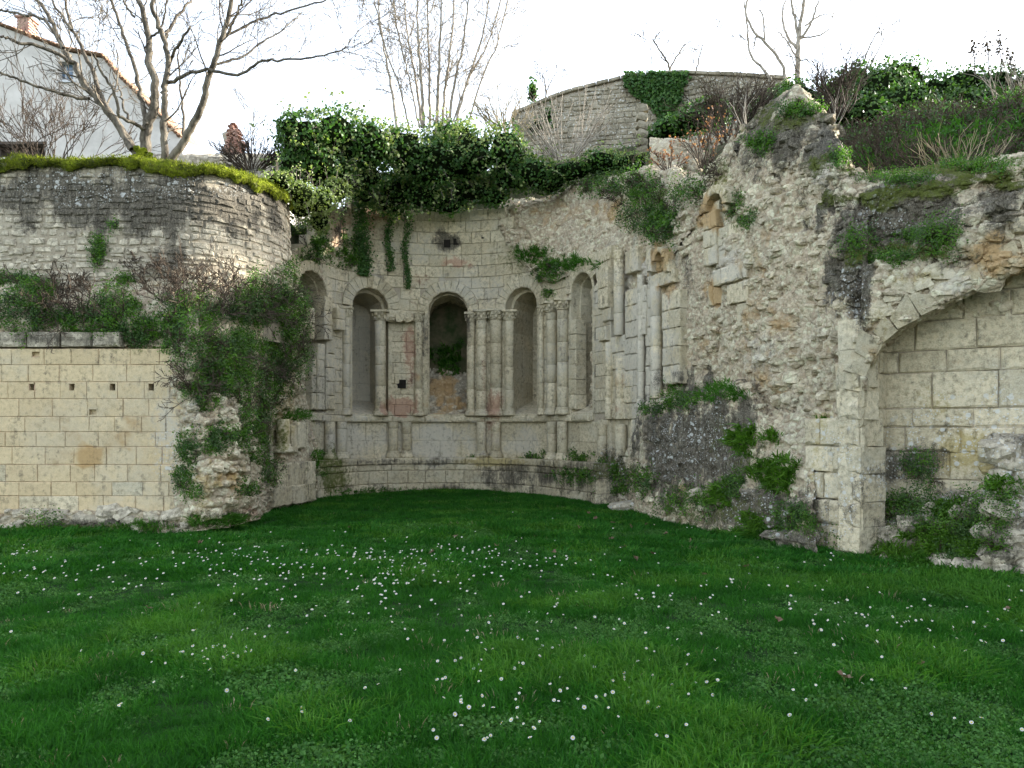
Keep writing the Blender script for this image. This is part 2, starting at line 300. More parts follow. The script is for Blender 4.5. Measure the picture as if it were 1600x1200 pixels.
def push(P, opens):
    """push polygon points out of arched openings (uc, half width, ring radius, spring z, sill z)"""
    P = P.copy(); hit = 0
    for uc, hw, rr, zs, sill in opens:
        du = P[:, 0] - uc
        low = (P[:, 1] < zs - 1e-6) & (P[:, 1] > sill + 1e-6) & (abs(du) < hw - 1e-6)
        r = np.hypot(du, P[:, 1] - zs); up = (P[:, 1] >= zs - 1e-6) & (r < rr - 1e-6)
        side = np.sign(P[:, 0].mean() - uc) or 1.
        P[low, 0] = uc + side * hw
        if up.any():
            q = P[up]; ang = np.arctan2(q[:, 1] - zs, q[:, 0] - uc); P[up, 0] = uc + np.cos(ang) * rr; P[up, 1] = zs + np.maximum(np.sin(ang), 0) * rr
        hit += low.sum() + up.sum()
    return P, hit
def outside_share(u0, u1, z0, z1, opens):
    g = np.array([(u0 + (u1 - u0) * (i + .5) / 8, z0 + (z1 - z0) * (j + .5) / 6) for i in range(8) for j in range(6)]); ins = np.zeros(len(g), bool)
    for uc, hw, rr, zs, sill in opens: ins |= ((g[:, 1] < zs) & (g[:, 1] > sill) & (abs(g[:, 0] - uc) < hw)) | ((g[:, 1] >= zs) & (np.hypot(g[:, 0] - uc, g[:, 1] - zs) < rr))
    return 1 - ins.mean()
def area(P): x, y = P[:, 0], P[:, 1]; return .5 * abs(np.dot(x, np.roll(y, 1)) - np.dot(y, np.roll(x, 1)))
def catmull(P, m):
    P = np.asarray(P, float); n = len(P); t = np.linspace(0, n - 1, m); i = np.minimum(t.astype(int), n - 2); f = (t - i)[:, None] if P.ndim == 2 else (t - i)[:, None, None]
    g = lambda k: P[np.clip(k, 0, n - 1)]
    p0, p1, p2, p3 = g(i - 1), g(i), g(i + 1), g(i + 2)
    return .5 * (2 * p1 + (p2 - p0) * f + (2 * p0 - 5 * p1 + 4 * p2 - p3) * f ** 2 + (3 * p1 - p0 - 3 * p2 + p3) * f ** 3)
class Path:
    """a wall line in plan; map(u, z, d) with d towards the viewer's side"""
    def __init__(s, pts, smooth=True, side=1):
        P = np.asarray(pts, float); P = catmull(P, 40 * len(P)) if smooth else np.concatenate([P[i] + (P[i + 1] - P[i]) * np.linspace(0, 1, 400, endpoint=False)[:, None] for i in range(len(P) - 1)] + [P[-1:]])
        s.P = P; seg = np.hypot(*np.diff(P, axis=0).T); s.U = np.concatenate([[0], np.cumsum(seg)]); s.L = s.U[-1]; s.side = side
    def at(s, u):
        u = np.asarray(u, float); x = np.interp(u, s.U, s.P[:, 0]); y = np.interp(u, s.U, s.P[:, 1])
        a = np.stack([np.interp(u + .02, s.U, s.P[:, 0]) - np.interp(u - .02, s.U, s.P[:, 0]), np.interp(u + .02, s.U, s.P[:, 1]) - np.interp(u - .02, s.U, s.P[:, 1])], -1)
        a /= np.maximum(np.linalg.norm(a, axis=-1, keepdims=True), 1e-9)
        return x, y, a[..., 1] * s.side, -a[..., 0] * s.side     # normal: right-hand side of the direction of travel
    def map(s, u, z, d):
        x, y, nx, ny = s.at(u); return np.stack([x + nx * d, y + ny * d, np.broadcast_to(z, np.shape(x)) * 1.], -1)
    def u_px(s, px, d=0.):
        x, y, nx, ny = s.at(s.U); q = CX + F * (x + nx * d) / (y + ny * d); k = np.argmin(abs(q - px)); 
        return s.U[k]
    def z_px(s, px, py, d=0.):
        u = s.u_px(px, d); x, y, nx, ny = s.at(u); return EYE + (HY - py) * float(y + ny * d) / F
def lathe(prof, c, n=16, jit=0.):
    prof = np.asarray(prof, float); m = len(prof); a = np.linspace(0, 2 * math.pi, n, endpoint=False)
    V = np.stack([c[0] + prof[:, None, 0] * np.cos(a), c[1] + prof[:, None, 0] * np.sin(a), c[2] + np.repeat(prof[:, 1:2], n, 1)], -1).reshape(-1, 3)
    if jit: V = V + rg.normal(0, jit, V.shape)
    Fc = [(i * n + j, i * n + (j + 1) % n, (i + 1) * n + (j + 1) % n, (i + 1) * n + j) for i in range(m - 1) for j in range(n)]
    Fc += [tuple(range((m - 1) * n, m * n)), tuple(range(n - 1, -1, -1))]
    return V, Fc
def relief(name, net, mat, parent, step=.025, amp=.05, big=.1, sz=(.24, .24, .13), seed=0, clipf=None, dead=.25, fine=.02, stuff=True, smoothz=None):
    """a closed-looking rubble face: a coarse net of world points, refined and displaced with stone-shaped relief"""
    net = np.asarray(net, float)                          # rows (bottom to top) x columns x 3
    lr = np.linalg.norm(np.diff(net, axis=0), axis=2).sum(0).mean(); lc = np.linalg.norm(np.diff(net, axis=1), axis=2).sum(1).mean()
    nr, nc = max(8, int(lr / step)), max(8, int(lc / step))
    G = catmull(net, nr); G = catmull(G.transpose(1, 0, 2), nc).transpose(1, 0, 2)
    du = np.gradient(G, axis=1); dv = np.gradient(G, axis=0); N = np.cross(du, dv); N /= np.maximum(np.linalg.norm(N, axis=2, keepdims=True), 1e-9)
    P = G.reshape(-1, 3); N = N.reshape(-1, 3)
    mid = P[len(P) // 2]
    if np.dot(N[len(P) // 2 - nc // 4], np.array([0, 0, EYE]) - mid) < 0: N = -N
    q = P / np.array(sz) + fbm(P * 3, 3, seed)[:, None] * .55
    f1, f2, cid = worley(q, seed); edge = sstep(.02, .17, f2 - f1)
    q2 = P / (np.array(sz) * .45) + 17 + fbm(P * 5, 2, seed + 3)[:, None] * .5
    g1, g2, cid2 = worley(q2, seed + 9); edge2 = sstep(.03, .22, g2 - g1)
    gone = sstep(dead + .08, dead - .02, cid) ; patch = sstep(-.12, .2, fbm(P * .9, 3, seed + 5))     # patches where the big stones have dropped out
    stoneh = edge * (.4 + .6 * cid) * (1 - gone) * (1 - patch * .75)
    d = amp * (stoneh * 1.2 + edge2 * (.3 + .5 * cid2) * .6 * (.4 + patch)) + .02 * fbm(P * 7, 4, seed + 8) + big * fbm(P * 1.1, 4, seed + 2) + fine * fbm(P * 16, 3, seed + 4) - amp * .5 - amp * 1.1 * gone * edge * (1 - patch)
    V = P + N * d[:, None]
    cell = np.where(patch > .5, cid2, cid); mort = np.clip(1 - edge * (1 - patch) - edge2 * patch + gone * .6, 0, 1)
    Fc = grid_faces(nr, nc)
    o = mk(name, V, Fc, mat, parent, smooth=False, cell=cell, mort=mort, stains=True)
    if stuff: tag(o, kind='stuff')
    SOLID.append((V, Fc)); return o
_lump = None
def lump(size, c, n, jit=.12):
    """an angular stone: a cube of 26 points bulged, jittered and turned"""
    global _lump
    if _lump is None:
        idx = {}; V = []; Fc = []
        for i in range(3):
            for j in range(3):
                for k in range(3):
                    if (i, j, k) != (1, 1, 1): idx[i, j, k] = len(V); V.append((i - 1, j - 1, k - 1))
        for ax in range(3):
            for s_ in (0, 2):
                for a in (0, 1):
                    for b in (0, 1):
                        q = []
                        for x, y in ((a, b), (a + 1, b), (a + 1, b + 1), (a, b + 1)):
                            t = [0, 0, 0]; t[ax] = s_; t[(ax + 1) % 3] = x; t[(ax + 2) % 3] = y; q.append(idx[tuple(t)])
                        Fc.append(tuple(q if s_ else q[::-1]))
        V = np.array(V, float); V /= (np.linalg.norm(V, axis=1, keepdims=True) ** .55); _lump = (V, Fc)
    V = _lump[0] + rg.normal(0, jit, (26, 3)); V = V * np.asarray(size) * .5
    a, b = rg.normal(0, .22, 2); t = np.cross([0, 0, 1.], n); t = t / max(np.linalg.norm(t), 1e-6) if np.linalg.norm(t) > 1e-3 else np.array([1., 0, 0]); up = np.cross(n, t)
    t2 = t * math.cos(a) + up * math.sin(a); up2 = np.cross(n, t2)
    return np.asarray(c) + V[:, :1] * t2 + V[:, 1:2] * n + V[:, 2:] * up2, _lump[1]
_bvh = None
def bvh(rebuild=False):
    global _bvh
    if _bvh is None or rebuild:
        Vs, Fs, n = [], [], 0
        for V, Fc in SOLID:
            Vs.append(V); Fs.append(np.asarray(Fc) + n); n += len(V)
        _bvh = BVHTree.FromPolygons(np.concatenate(Vs).tolist(), np.concatenate(Fs).tolist())
    return _bvh
def hit(px, py):
    d = Vector(((px - CX) / F, 1, (HY - py) / F)).normalized()
    p, n, i, t = bvh().ray_cast(Vector((0, 0, EYE)), d, 60)
    if p is None: return None
    if n.dot(d) > 0: n = -n
    return np.array(p), np.array(n)
# ------------------------------------------------------------------ ground and hill
lawn_loc = (0, 0, 0)
gx = np.concatenate([[-300, -60, -25], np.linspace(-14, 14, 113), [25, 60, 300]]); gy = np.concatenate([[-60, -5], np.linspace(1, 21, 101), [40, 400]])
GX, GY = np.meshgrid(gx, gy, indexing='ij')
def gz(x, y):
    p = np.stack([np.asarray(x, float).ravel() * .45, np.asarray(y, float).ravel() * .45, np.zeros(np.size(x))], -1)
    return (fbm(p, 3, 77) * .07 * sstep(1, 5, np.asarray(y).ravel())).reshape(np.shape(x))
GZ = gz(GX, GY) * (abs(GX) < 20)
M['lawn'] = simple('lawn_soil', (.006, .03, .003), (.016, .05, .006), 5, 1, .03, 60)
lawn = mk('lawn', np.stack([GX, GY, GZ], -1), grid_faces(len(gx), len(gy)), M['lawn'], smooth=True); tag(lawn, kind='structure')
# the hill behind the ruin, climbing to the right, where unseen ground is raised to shade the lawn
HC = [(-25, 14, 5.6), (-12, 14, 5.7), (-5, 14.4, 5.75), (-25, 30, 6.2), (-10, 30, 6.2), (-6, 20, 6.3), (-2.5, 22, 8.6), (0, 22, 8.6), (1.4, 22, 8.2), (2.8, 19.5, 7.4), (3.6, 17.8, 7.1), (4.4, 15.5, 6.6), (5.5, 13.3, 5.4), (7.5, 11.8, 4.9),
      (9.5, 11, 4.9), (14, 10, 5.0), (-4, 31, 9.5), (1.5, 31, 11.3), (5, 31, 12.2), (10, 30, 12.7), (8, 22, 9.2), (10.5, 21, 9.3), (13.5, 20, 9.5), (20, 20, 10.), (16, 27, 12.5), (24, 28, 13), (32, 22, 12), (40, 40, 16), (0, 45, 14), (-12, 45, 7), (-40, 60, 7), (20, 50, 17), (22, 12, 14.5), (30, 5, 17), (20, 4, 14), (20, -4, 14), (30, -6, 15), (18, 14, 10), (26, 16, 12.5)]
def hillz(X, Y):
    X = np.asarray(X, float); Y = np.asarray(Y, float); w = 0; z = 0
    for a, b, c in HC:
        q = 1 / ((X - a) ** 2 + (Y - b) ** 2 + .6) ** 1.7; w = w + q; z = z + q * c
    p = np.stack([X.ravel() * .5, Y.ravel() * .5, 0 * X.ravel()], -1); return z / w + (fbm(p, 4, 31) * .35).reshape(X.shape)
bx_ = [-60, -5.6, -5.3, -4.95, -4.5, 1.6, 2.6, 3.4, 4.2, 5.2, 7.5, 11, 16, 18, 60]; by_ = [14.0, 14.1, 18.0, 19.8, 21.9, 21.7, 19.6, 17.6, 14.8, 12.2, 10.9, 10, 9, -8, -8]
hx = np.concatenate([[-60, -40, -25], np.linspace(-16, 18, 137), [24, 32, 45, 60]]); ht = np.concatenate([[0, .01], np.linspace(.3, 16, 60), [20, 26, 34, 45, 60]])
HX, HT = np.meshgrid(hx, ht, indexing='ij'); HYY = np.interp(HX, bx_, by_) + HT; HZ = hillz(HX, HYY); HZ[:, 0] = 0
Vh = np.stack([HX, HYY, HZ], -1).reshape(-1, 3)
M['slope'] = simple('rough_grass_slope', (.03, .05, .016), (.12, .10, .06), 3, 1, .05, 12)
hill = mk('hillside', Vh, grid_faces(len(hx), len(ht)), M['slope'], smooth=True); tag(hill, kind='structure')
HILL = (Vh, grid_faces(len(hx), len(ht)))
# ------------------------------------------------------------------ lower left: the ashlar wall
def zat(py, D): return EYE + (HY - py) * D / F
aw = thing('ashlar_wall', 'smooth golden ashlar wall with a row of small square holes at the far left', 'wall', (-7, 12.6, 0))
PA = Path([(-11.5, 12.5), (-5.02, 12.5)], smooth=False)
zl = [zat(y, 12.5) for y in (803, 775, 753, 726, 698, 675, 651, 623, 597, 570, 545)]
holes = [(50, 605), (113, 605), (176, 605), (237, 605)]; nich = [(57, 554), (146, 644), (272, 570)]
HL = [(PA.u_px(x), zat(y, 12.5), .043, .052) for x, y in holes] + [(PA.u_px(x), zat(y, 12.5), .06, .042) for x, y in nich]
pc = Pieces('ashlar_block', M['gold'], aw)
for k, a, b, z0, z1 in courses(0, PA.L, zl, .47, var=.2):
    if a > PA.u_px(255) and rg.random() < .0: continue
    P = rect_poly(a + .005, b - .005, z0 + .006, z1 - .004)
    df = rg.normal(0, .004); pale = rg.random() < .10; cl = rg.random(); rs = [(a + .003, b - .003, z0 + .0035, z1 - .003)]
    for uh, zh, hw_h, hh in HL:
        new = []
        for (p, q, r_, s_) in rs:
            if uh + hw_h > p and uh - hw_h < q and zh + hh > r_ and zh - hh < s_:
                l_, m_ = max(p, uh - hw_h), min(q, uh + hw_h)
                for t_ in ((p, l_, r_, s_), (m_, q, r_, s_), (l_, m_, r_, max(r_, zh - hh)), (l_, m_, min(s_, zh + hh), s_)):
                    if t_[1] - t_[0] > .012 and t_[3] - t_[2] > .012: new.append(t_)
            else: new.append((p, q, r_, s_))
        rs = new
    for r4 in rs: V, Fc = block_mesh(rect_poly(*r4), PA.map, .014 + df, .3, .008 if len(rs) == 1 else .003, .004); pc.add(V, Fc, cl, M['tuff'] if pale else None)
pc.build()
def wallsheet(path, u0, u1, zlo, zhi, d, opens, topf, mat, parent, st=.06, nm='mortar_bed'):
    nu, nz = int((u1 - u0) / st) + 2, int((zhi - zlo) / st) + 2
    uu, zz = np.meshgrid(np.linspace(u0, u1, nu), np.linspace(zlo, zhi, nz), indexing='ij'); V = path.map(uu.ravel(), zz.ravel(), np.full(nu * nz, d))
    Fc = grid_faces(nu, nz); cu = uu.ravel()[Fc].mean(1); cz = zz.ravel()[Fc].mean(1); keep = np.ones(len(Fc), bool)
    for o_, hw, rr, zs, sill in opens: keep &= ~(((abs(cu - o_) < hw + .03) & (cz > sill) & (cz < zs + .02)) | (np.hypot(cu - o_, cz - zs) < rr - .03) & (cz >= zs))
    if topf is not None: keep &= cz < np.array([topf(x) for x in cu])
    mk(nm, V, Fc[keep], mat, parent, mort=np.zeros(len(V)), stains=True); SOLID.append((V, Fc[keep]))
wallsheet(PA, 0, PA.L, 0, zl[-1], 0., [(u, w - .03, 0, z_ + h, z_ - h) for u, z_, w, h in HL], None, M['pink'], aw, .03)
def boxmesh(c, s):
    c = np.asarray(c, float); s = np.asarray(s, float) / 2
    V = np.array([(x, y, z) for x in (-1, 1) for y in (-1, 1) for z in (-1, 1)]) * s + c
    return V, [(0, 1, 3, 2), (4, 6, 7, 5), (0, 4, 5, 1), (2, 3, 7, 6), (0, 2, 6, 4), (1, 5, 7, 3)]
M['hole'] = simple('hole_shade', (.012, .010, .008), (.02, .017, .013))  # near-black that paints the shade inside holes
# backs of the putlog holes, near-black to stand for the shade inside
for i, (uh, zh, w, h) in enumerate(HL):
    o = boxmesh((float(PA.map(np.array([uh]), 0, np.array([0.]))[0][0]), 12.5 + (.22 if i < 4 else .06), zh), (w * 2 + .03, .02, h * 2 + .03)); mk('hole_back', o[0], o[1], M['hole'] if i < 4 else M['gold'], aw, cell=.2, stains=i >= 4)
# darker cornice course, and the rubble footing
pc = Pieces('cornice_block', M['field'], aw)
for k, a, b, z0, z1 in courses(0, PA.u_px(190), [zat(543, 12.5), zat(519, 12.5)], .52, var=.1):
    V, Fc = block_mesh(rect_poly(a + .012, b - .012, z0 + .01, z1), PA.map, .035 + rg.normal(0, .01), .4, .02, .012); pc.add(V, Fc)
pc.build()
relief('rubble_footing', [[W(x, y, D) for x in (-180, 0, 120, 240, 300)] for y, D in ((850, 12.1), (832, 12.25), (815, 12.35), (800, 12.4), (796, 12.6))], M['rubble'], aw, .02, .05, .05, (.28, .28, .12), 3)
# ------------------------------------------------------------------ upper left: terrace wall of flat field stones
tw = thing('terrace_wall', 'rough field stone terrace wall with a mossy top above the ashlar wall', 'wall', (-7, 13.5, 3.5))
PT = Path([(-11.5, 13.3), (-9, 13.3), (-6.8, 13.3), (-5.8, 13.38), (-5.1, 13.7), (-4.6, 14.3), (-4.32, 15.0), (-4.35, 15.9), (-4.7, 17)])
def battered(u, z, d): return PT.map(u, z, d - (z - 4.) * .05)
zt = lambda u: 6.02 + .03 * math.sin(u * 1.7) - .0 * u
pc = Pieces('field_stone', M['field'], tw); z = 3.75
while z < 6.0:
    h = rg.uniform(.06, .135); u = -rg.random() * .2
    while u < PT.L:
        L = rg.uniform(.09, .2) if rg.random() < .45 else rg.uniform(.18, .42); a, b = max(u, 0), min(u + L, PT.L); u += L + .012
        if b - a < .08: continue
        dz = rg.normal(0, .013); g = rg.uniform(.004, .018)
        P = rect_poly(a + g, b - g, z + dz + g * .7, z + h + dz - g * .5, .16, .011)
        c = P.mean(0); P = c + (P - c) * np.where(abs(P - c) > .42 * np.ptp(P, 0), .96, 1.03)
        V, Fc = block_mesh(P, battered, rg.uniform(.0, .026), .22, .016, .006); pc.add(V, Fc)
    z += h + .012
pc.build()
uu, zz = np.meshgrid(np.linspace(0, PT.L, 160), np.linspace(3.2, 6.03, 60), indexing='ij')
V = battered(uu.ravel(), zz.ravel(), -.005 + .012 * fbm(np.stack([uu.ravel() * 9, zz.ravel() * 9, 0 * uu.ravel()], -1), 3)); mk('mortar_bed', V, grid_faces(160, 60), M['mortar'], tw, True, mort=np.zeros(len(V)), stains=True); SOLID.append((V, grid_faces(160, 60)))
# moss cap over the wall top
uu, tt = np.meshgrid(np.linspace(0, PT.L * .87, 420), np.linspace(0, 1, 34), indexing='ij'); uf, tf = uu.ravel(), tt.ravel()
drop = .20 + .12 * fbm(np.stack([uf * 1.3, 0 * uf, 0 * uf], -1), 4, 4) + .07 * fbm(np.stack([uf * 7, 0 * uf, 0 * uf], -1), 3, 6)
prz = np.where(tf < .4, 6.1 - drop * (1 - tf / .4), 6.1 + .05 * np.sin((tf - .4) / .6 * math.pi)); prd = np.where(tf < .4, .06 + .06 * np.sin(tf / .4 * math.pi), .06 - (tf - .4) * 1.4)
V = battered(uf, prz, prd); V = V + (.05 * fbm(V * 7, 4, 12) + .12 * fbm(V * 2.2, 3, 13))[:, None] * np.array([0, -.6, 1]) + .015 * fbm(V * 40, 2, 12)[:, None]
mc = tag(mk('moss', V, grid_faces(420, 34), M['mosscap'], None, True, cell=rg.random(len(V)), loc=(-7, 13.3, 6)), 'thick sunlit yellow green moss capping the terrace wall top', 'moss', kind='stuff')
MOSSCAP = (V, grid_faces(420, 34))
# ------------------------------------------------------------------ ledge between the two walls, and the broken rubble pier beside the apse
lr_ = thing('rubble_pier', 'broken rubble pier overgrown with shrubs between the ashlar wall and the apse', 'ruin', (-5, 13.5, 0))
relief('rubble_core', [[W(x, y0 + dy, D) for x, y0 in ((-180, 0), (0, 0), (90, 2), (180, 0), (250, 6), (310, 4))] for dy, D in ((552, 12.75), (535, 12.62), (505, 12.62), (478, 12.85), (455, 13.15), (425, 13.5))], M['rubble'], lr_, .022, .045, .14, (.26, .26, .12), 21)
colsC = [
 (268, [(842, 12.5), (760, 12.56), (680, 12.58), (600, 12.58), (520, 12.5), (470, 12.9), (425, 13.4)]),
 (280, [(840, 12.25), (770, 12.36), (680, 12.42), (600, 12.40), (520, 12.5), (470, 13.0), (425, 13.5)]),
 (298, [(832, 12.15), (760, 12.15), (680, 12.25), (600, 12.2), (520, 12.5), (470, 13.0), (425, 13.5)]),
 (325, [(826, 12.1), (770, 12.05), (700, 12.2), (610, 12.5), (530, 12.8), (470, 13.2), (425, 13.7)]),
 (365, [(822, 12.5), (760, 12.4), (690, 12.6), (620, 12.9), (540, 13.2), (470, 13.5), (425, 13.9)]),
 (392, [(815, 13.2), (760, 13.1), (690, 13.3), (620, 13.4), (540, 13.7), (470, 13.9), (425, 14.2)]),
 (408, [(808, 14.3), (760, 14.4), (690, 14.5), (620, 14.4), (550, 14.2), (480, 14.1), (430, 14.4)]),
 (425, [(804, 15.2), (760, 15.3), (690, 15.4), (620, 15.3), (550, 14.9), (490, 14.6), (435, 14.7)]),
 (450, [(796, 15.9), (760, 15.9), (700, 16.0), (640, 15.9), (570, 15.4), (500, 15.1), (445, 15.1)]),
 (478, [(790, 16.7), (760, 16.7), (700, 16.8), (650, 16.7), (590, 16.1), (510, 15.9), (455, 15.8)]),
 (495, [(784, 17.6), (760, 17.6), (705, 17.7), (660, 17.6), (600, 17.4), (530, 17.1), (470, 17.0)])]
relief('rubble_core', [[W(px - (14 if px > 470 and 2 < r else 0), *c[r]) for px, c in colsC] for r in range(7)], M['rubble'], lr_, .02, .042, .16, (.17, .17, .10), 41)
# ------------------------------------------------------------------ the apse
ap = thing('apse_wall', 'curved apse wall with five arched windows and paired columns in the middle', 'ruin', (-1.6, 20, 0))
AP = Path([W(px, 0, D)[:2] for px, D in ((432, 16.4), (441, 17.2), (455, 17.75), (480, 18.35), (506, 18.9), (540, 19.6), (575, 20.05), (620, 20.4), (700, 20.62), (770, 20.42), (822, 19.9), (862, 19.2), (888, 18.6), (915, 18.0), (938, 17.45), (955, 16.9))])
am = AP.map
uc = [AP.u_px(q) for q in (486, 577, 700, 816, 911)]
SPR = 4.62; opens = [(u, .52, .80, SPR, 1.98) for u in uc]
opens[0] = (uc[0], .54, .76, SPR + .1, 1.98); opens[4] = (uc[4], .42, .64, SPR + .1, 1.98); opens[1] = (uc[1], .50, .82, SPR + .02, 1.98)
topu = np.array([AP.u_px(q) for q in (440, 455, 490, 506, 520, 540, 640, 700, 790, 797, 830, 860, 900, 945)]); topz = np.array([AP.z_px(q, y) for q, y in ((440, 420), (455, 398), (490, 372), (506, 340), (520, 330), (540, 322), (640, 325), (700, 325), (790, 330), (797, 375), (830, 405), (860, 428), (900, 405), (945, 385))])
ztop = lambda u: float(np.interp(u, topu, topz))
z0w = 1.94; zw = [z0w + .268 * k for k in range(11)] ; zw += [zw[-1] + .29 * k for k in range(1, 11)]
pc = Pieces('wall_block', M['tuff'], ap)
for k, a, b, za, zb in courses(0, AP.L, zw, .46):
    if (za + zb) / 2 > ztop((a + b) / 2) + .05: continue
    P = rect_poly(a + .004, b - .004, za + .004, zb - .004, .07 if any(abs((a + b) / 2 - o[0]) < 1.2 for o in opens) else .25)
    if outside_share(a, b, za, zb, opens) < .3: continue
    P, h = push(P, opens)
    if area(P) < .012: continue
    q = [i for i in range(len(P)) if np.linalg.norm(P[i] - P[i - 1]) > .004]
    if len(q) < 3: continue
    V, Fc = block_mesh(P[q], am, .012 + abs(rg.normal(0, .008)), .25, .010, .004); pc.add(V, Fc)
pc.build()
wallsheet(AP, 0, AP.L, z0w, 7.4, -.006, opens, ztop, M['mortar'], ap)
# plaster dado, string course, plinth
pc = Pieces('dado_block', M['tuff'], ap)
for k, a, b, za, zb in courses(0, AP.L, [.86, 1.30, 1.76], .75, var=.3):
    V, Fc = block_mesh(rect_poly(a + .003, b - .003, za + .003, zb - .003), am, .0, .25, .006, .004); pc.add(V, Fc)
pc.build(); wallsheet(AP, 0, AP.L, .5, 1.95, -.02, [], None, M['mortar'], ap)
pc = Pieces('string_course_block', M['tuff'], ap)
for k, a, b, za, zb in courses(AP.u_px(500), AP.u_px(925), [1.765, 1.925], .8):
    V, Fc = block_mesh(rect_poly(a + .004, b - .004, za, zb, .12), am, .115, .3, .03, .008); pc.add(V, Fc)
pc.build()
for nm, zz_, ln, d in (('plinth_block', [0.0, .225, .55], .52, .34), ('plinth_block', [.55, .71], .55, .335), ('plinth_coping', [.71, .875], .62, .37)):
    pc = Pieces(nm, M['tuff'], ap)
    for k, a, b, za, zb in courses(AP.u_px(478), AP.L, zz_, ln):
        V, Fc = block_mesh(rect_poly(a + .005, b - .005, za + .005 - (.1 if za == 0 else 0), zb - .004, .12), am, d + abs(rg.normal(0, .008)), .6, .018, .008); pc.add(V, Fc)
    pc.build()
wallsheet(AP, AP.u_px(478), AP.L, -.1, .7, .31, [], None, M['mortar'], ap)
uu, dd = np.meshgrid(np.linspace(AP.u_px(478), AP.L, 120), np.linspace(-.05, .33, 8), indexing='ij'); V = am(uu.ravel(), .862 + .012 * fbm(np.stack([uu.ravel() * 5, dd.ravel() * 5, 0 * uu.ravel()], -1), 3), dd.ravel()); mk('plinth_ledge', V, grid_faces(120, 8), M['tuff'], ap, True, cell=.5, stains=True); SOLID.append((V, grid_faces(120, 8)))
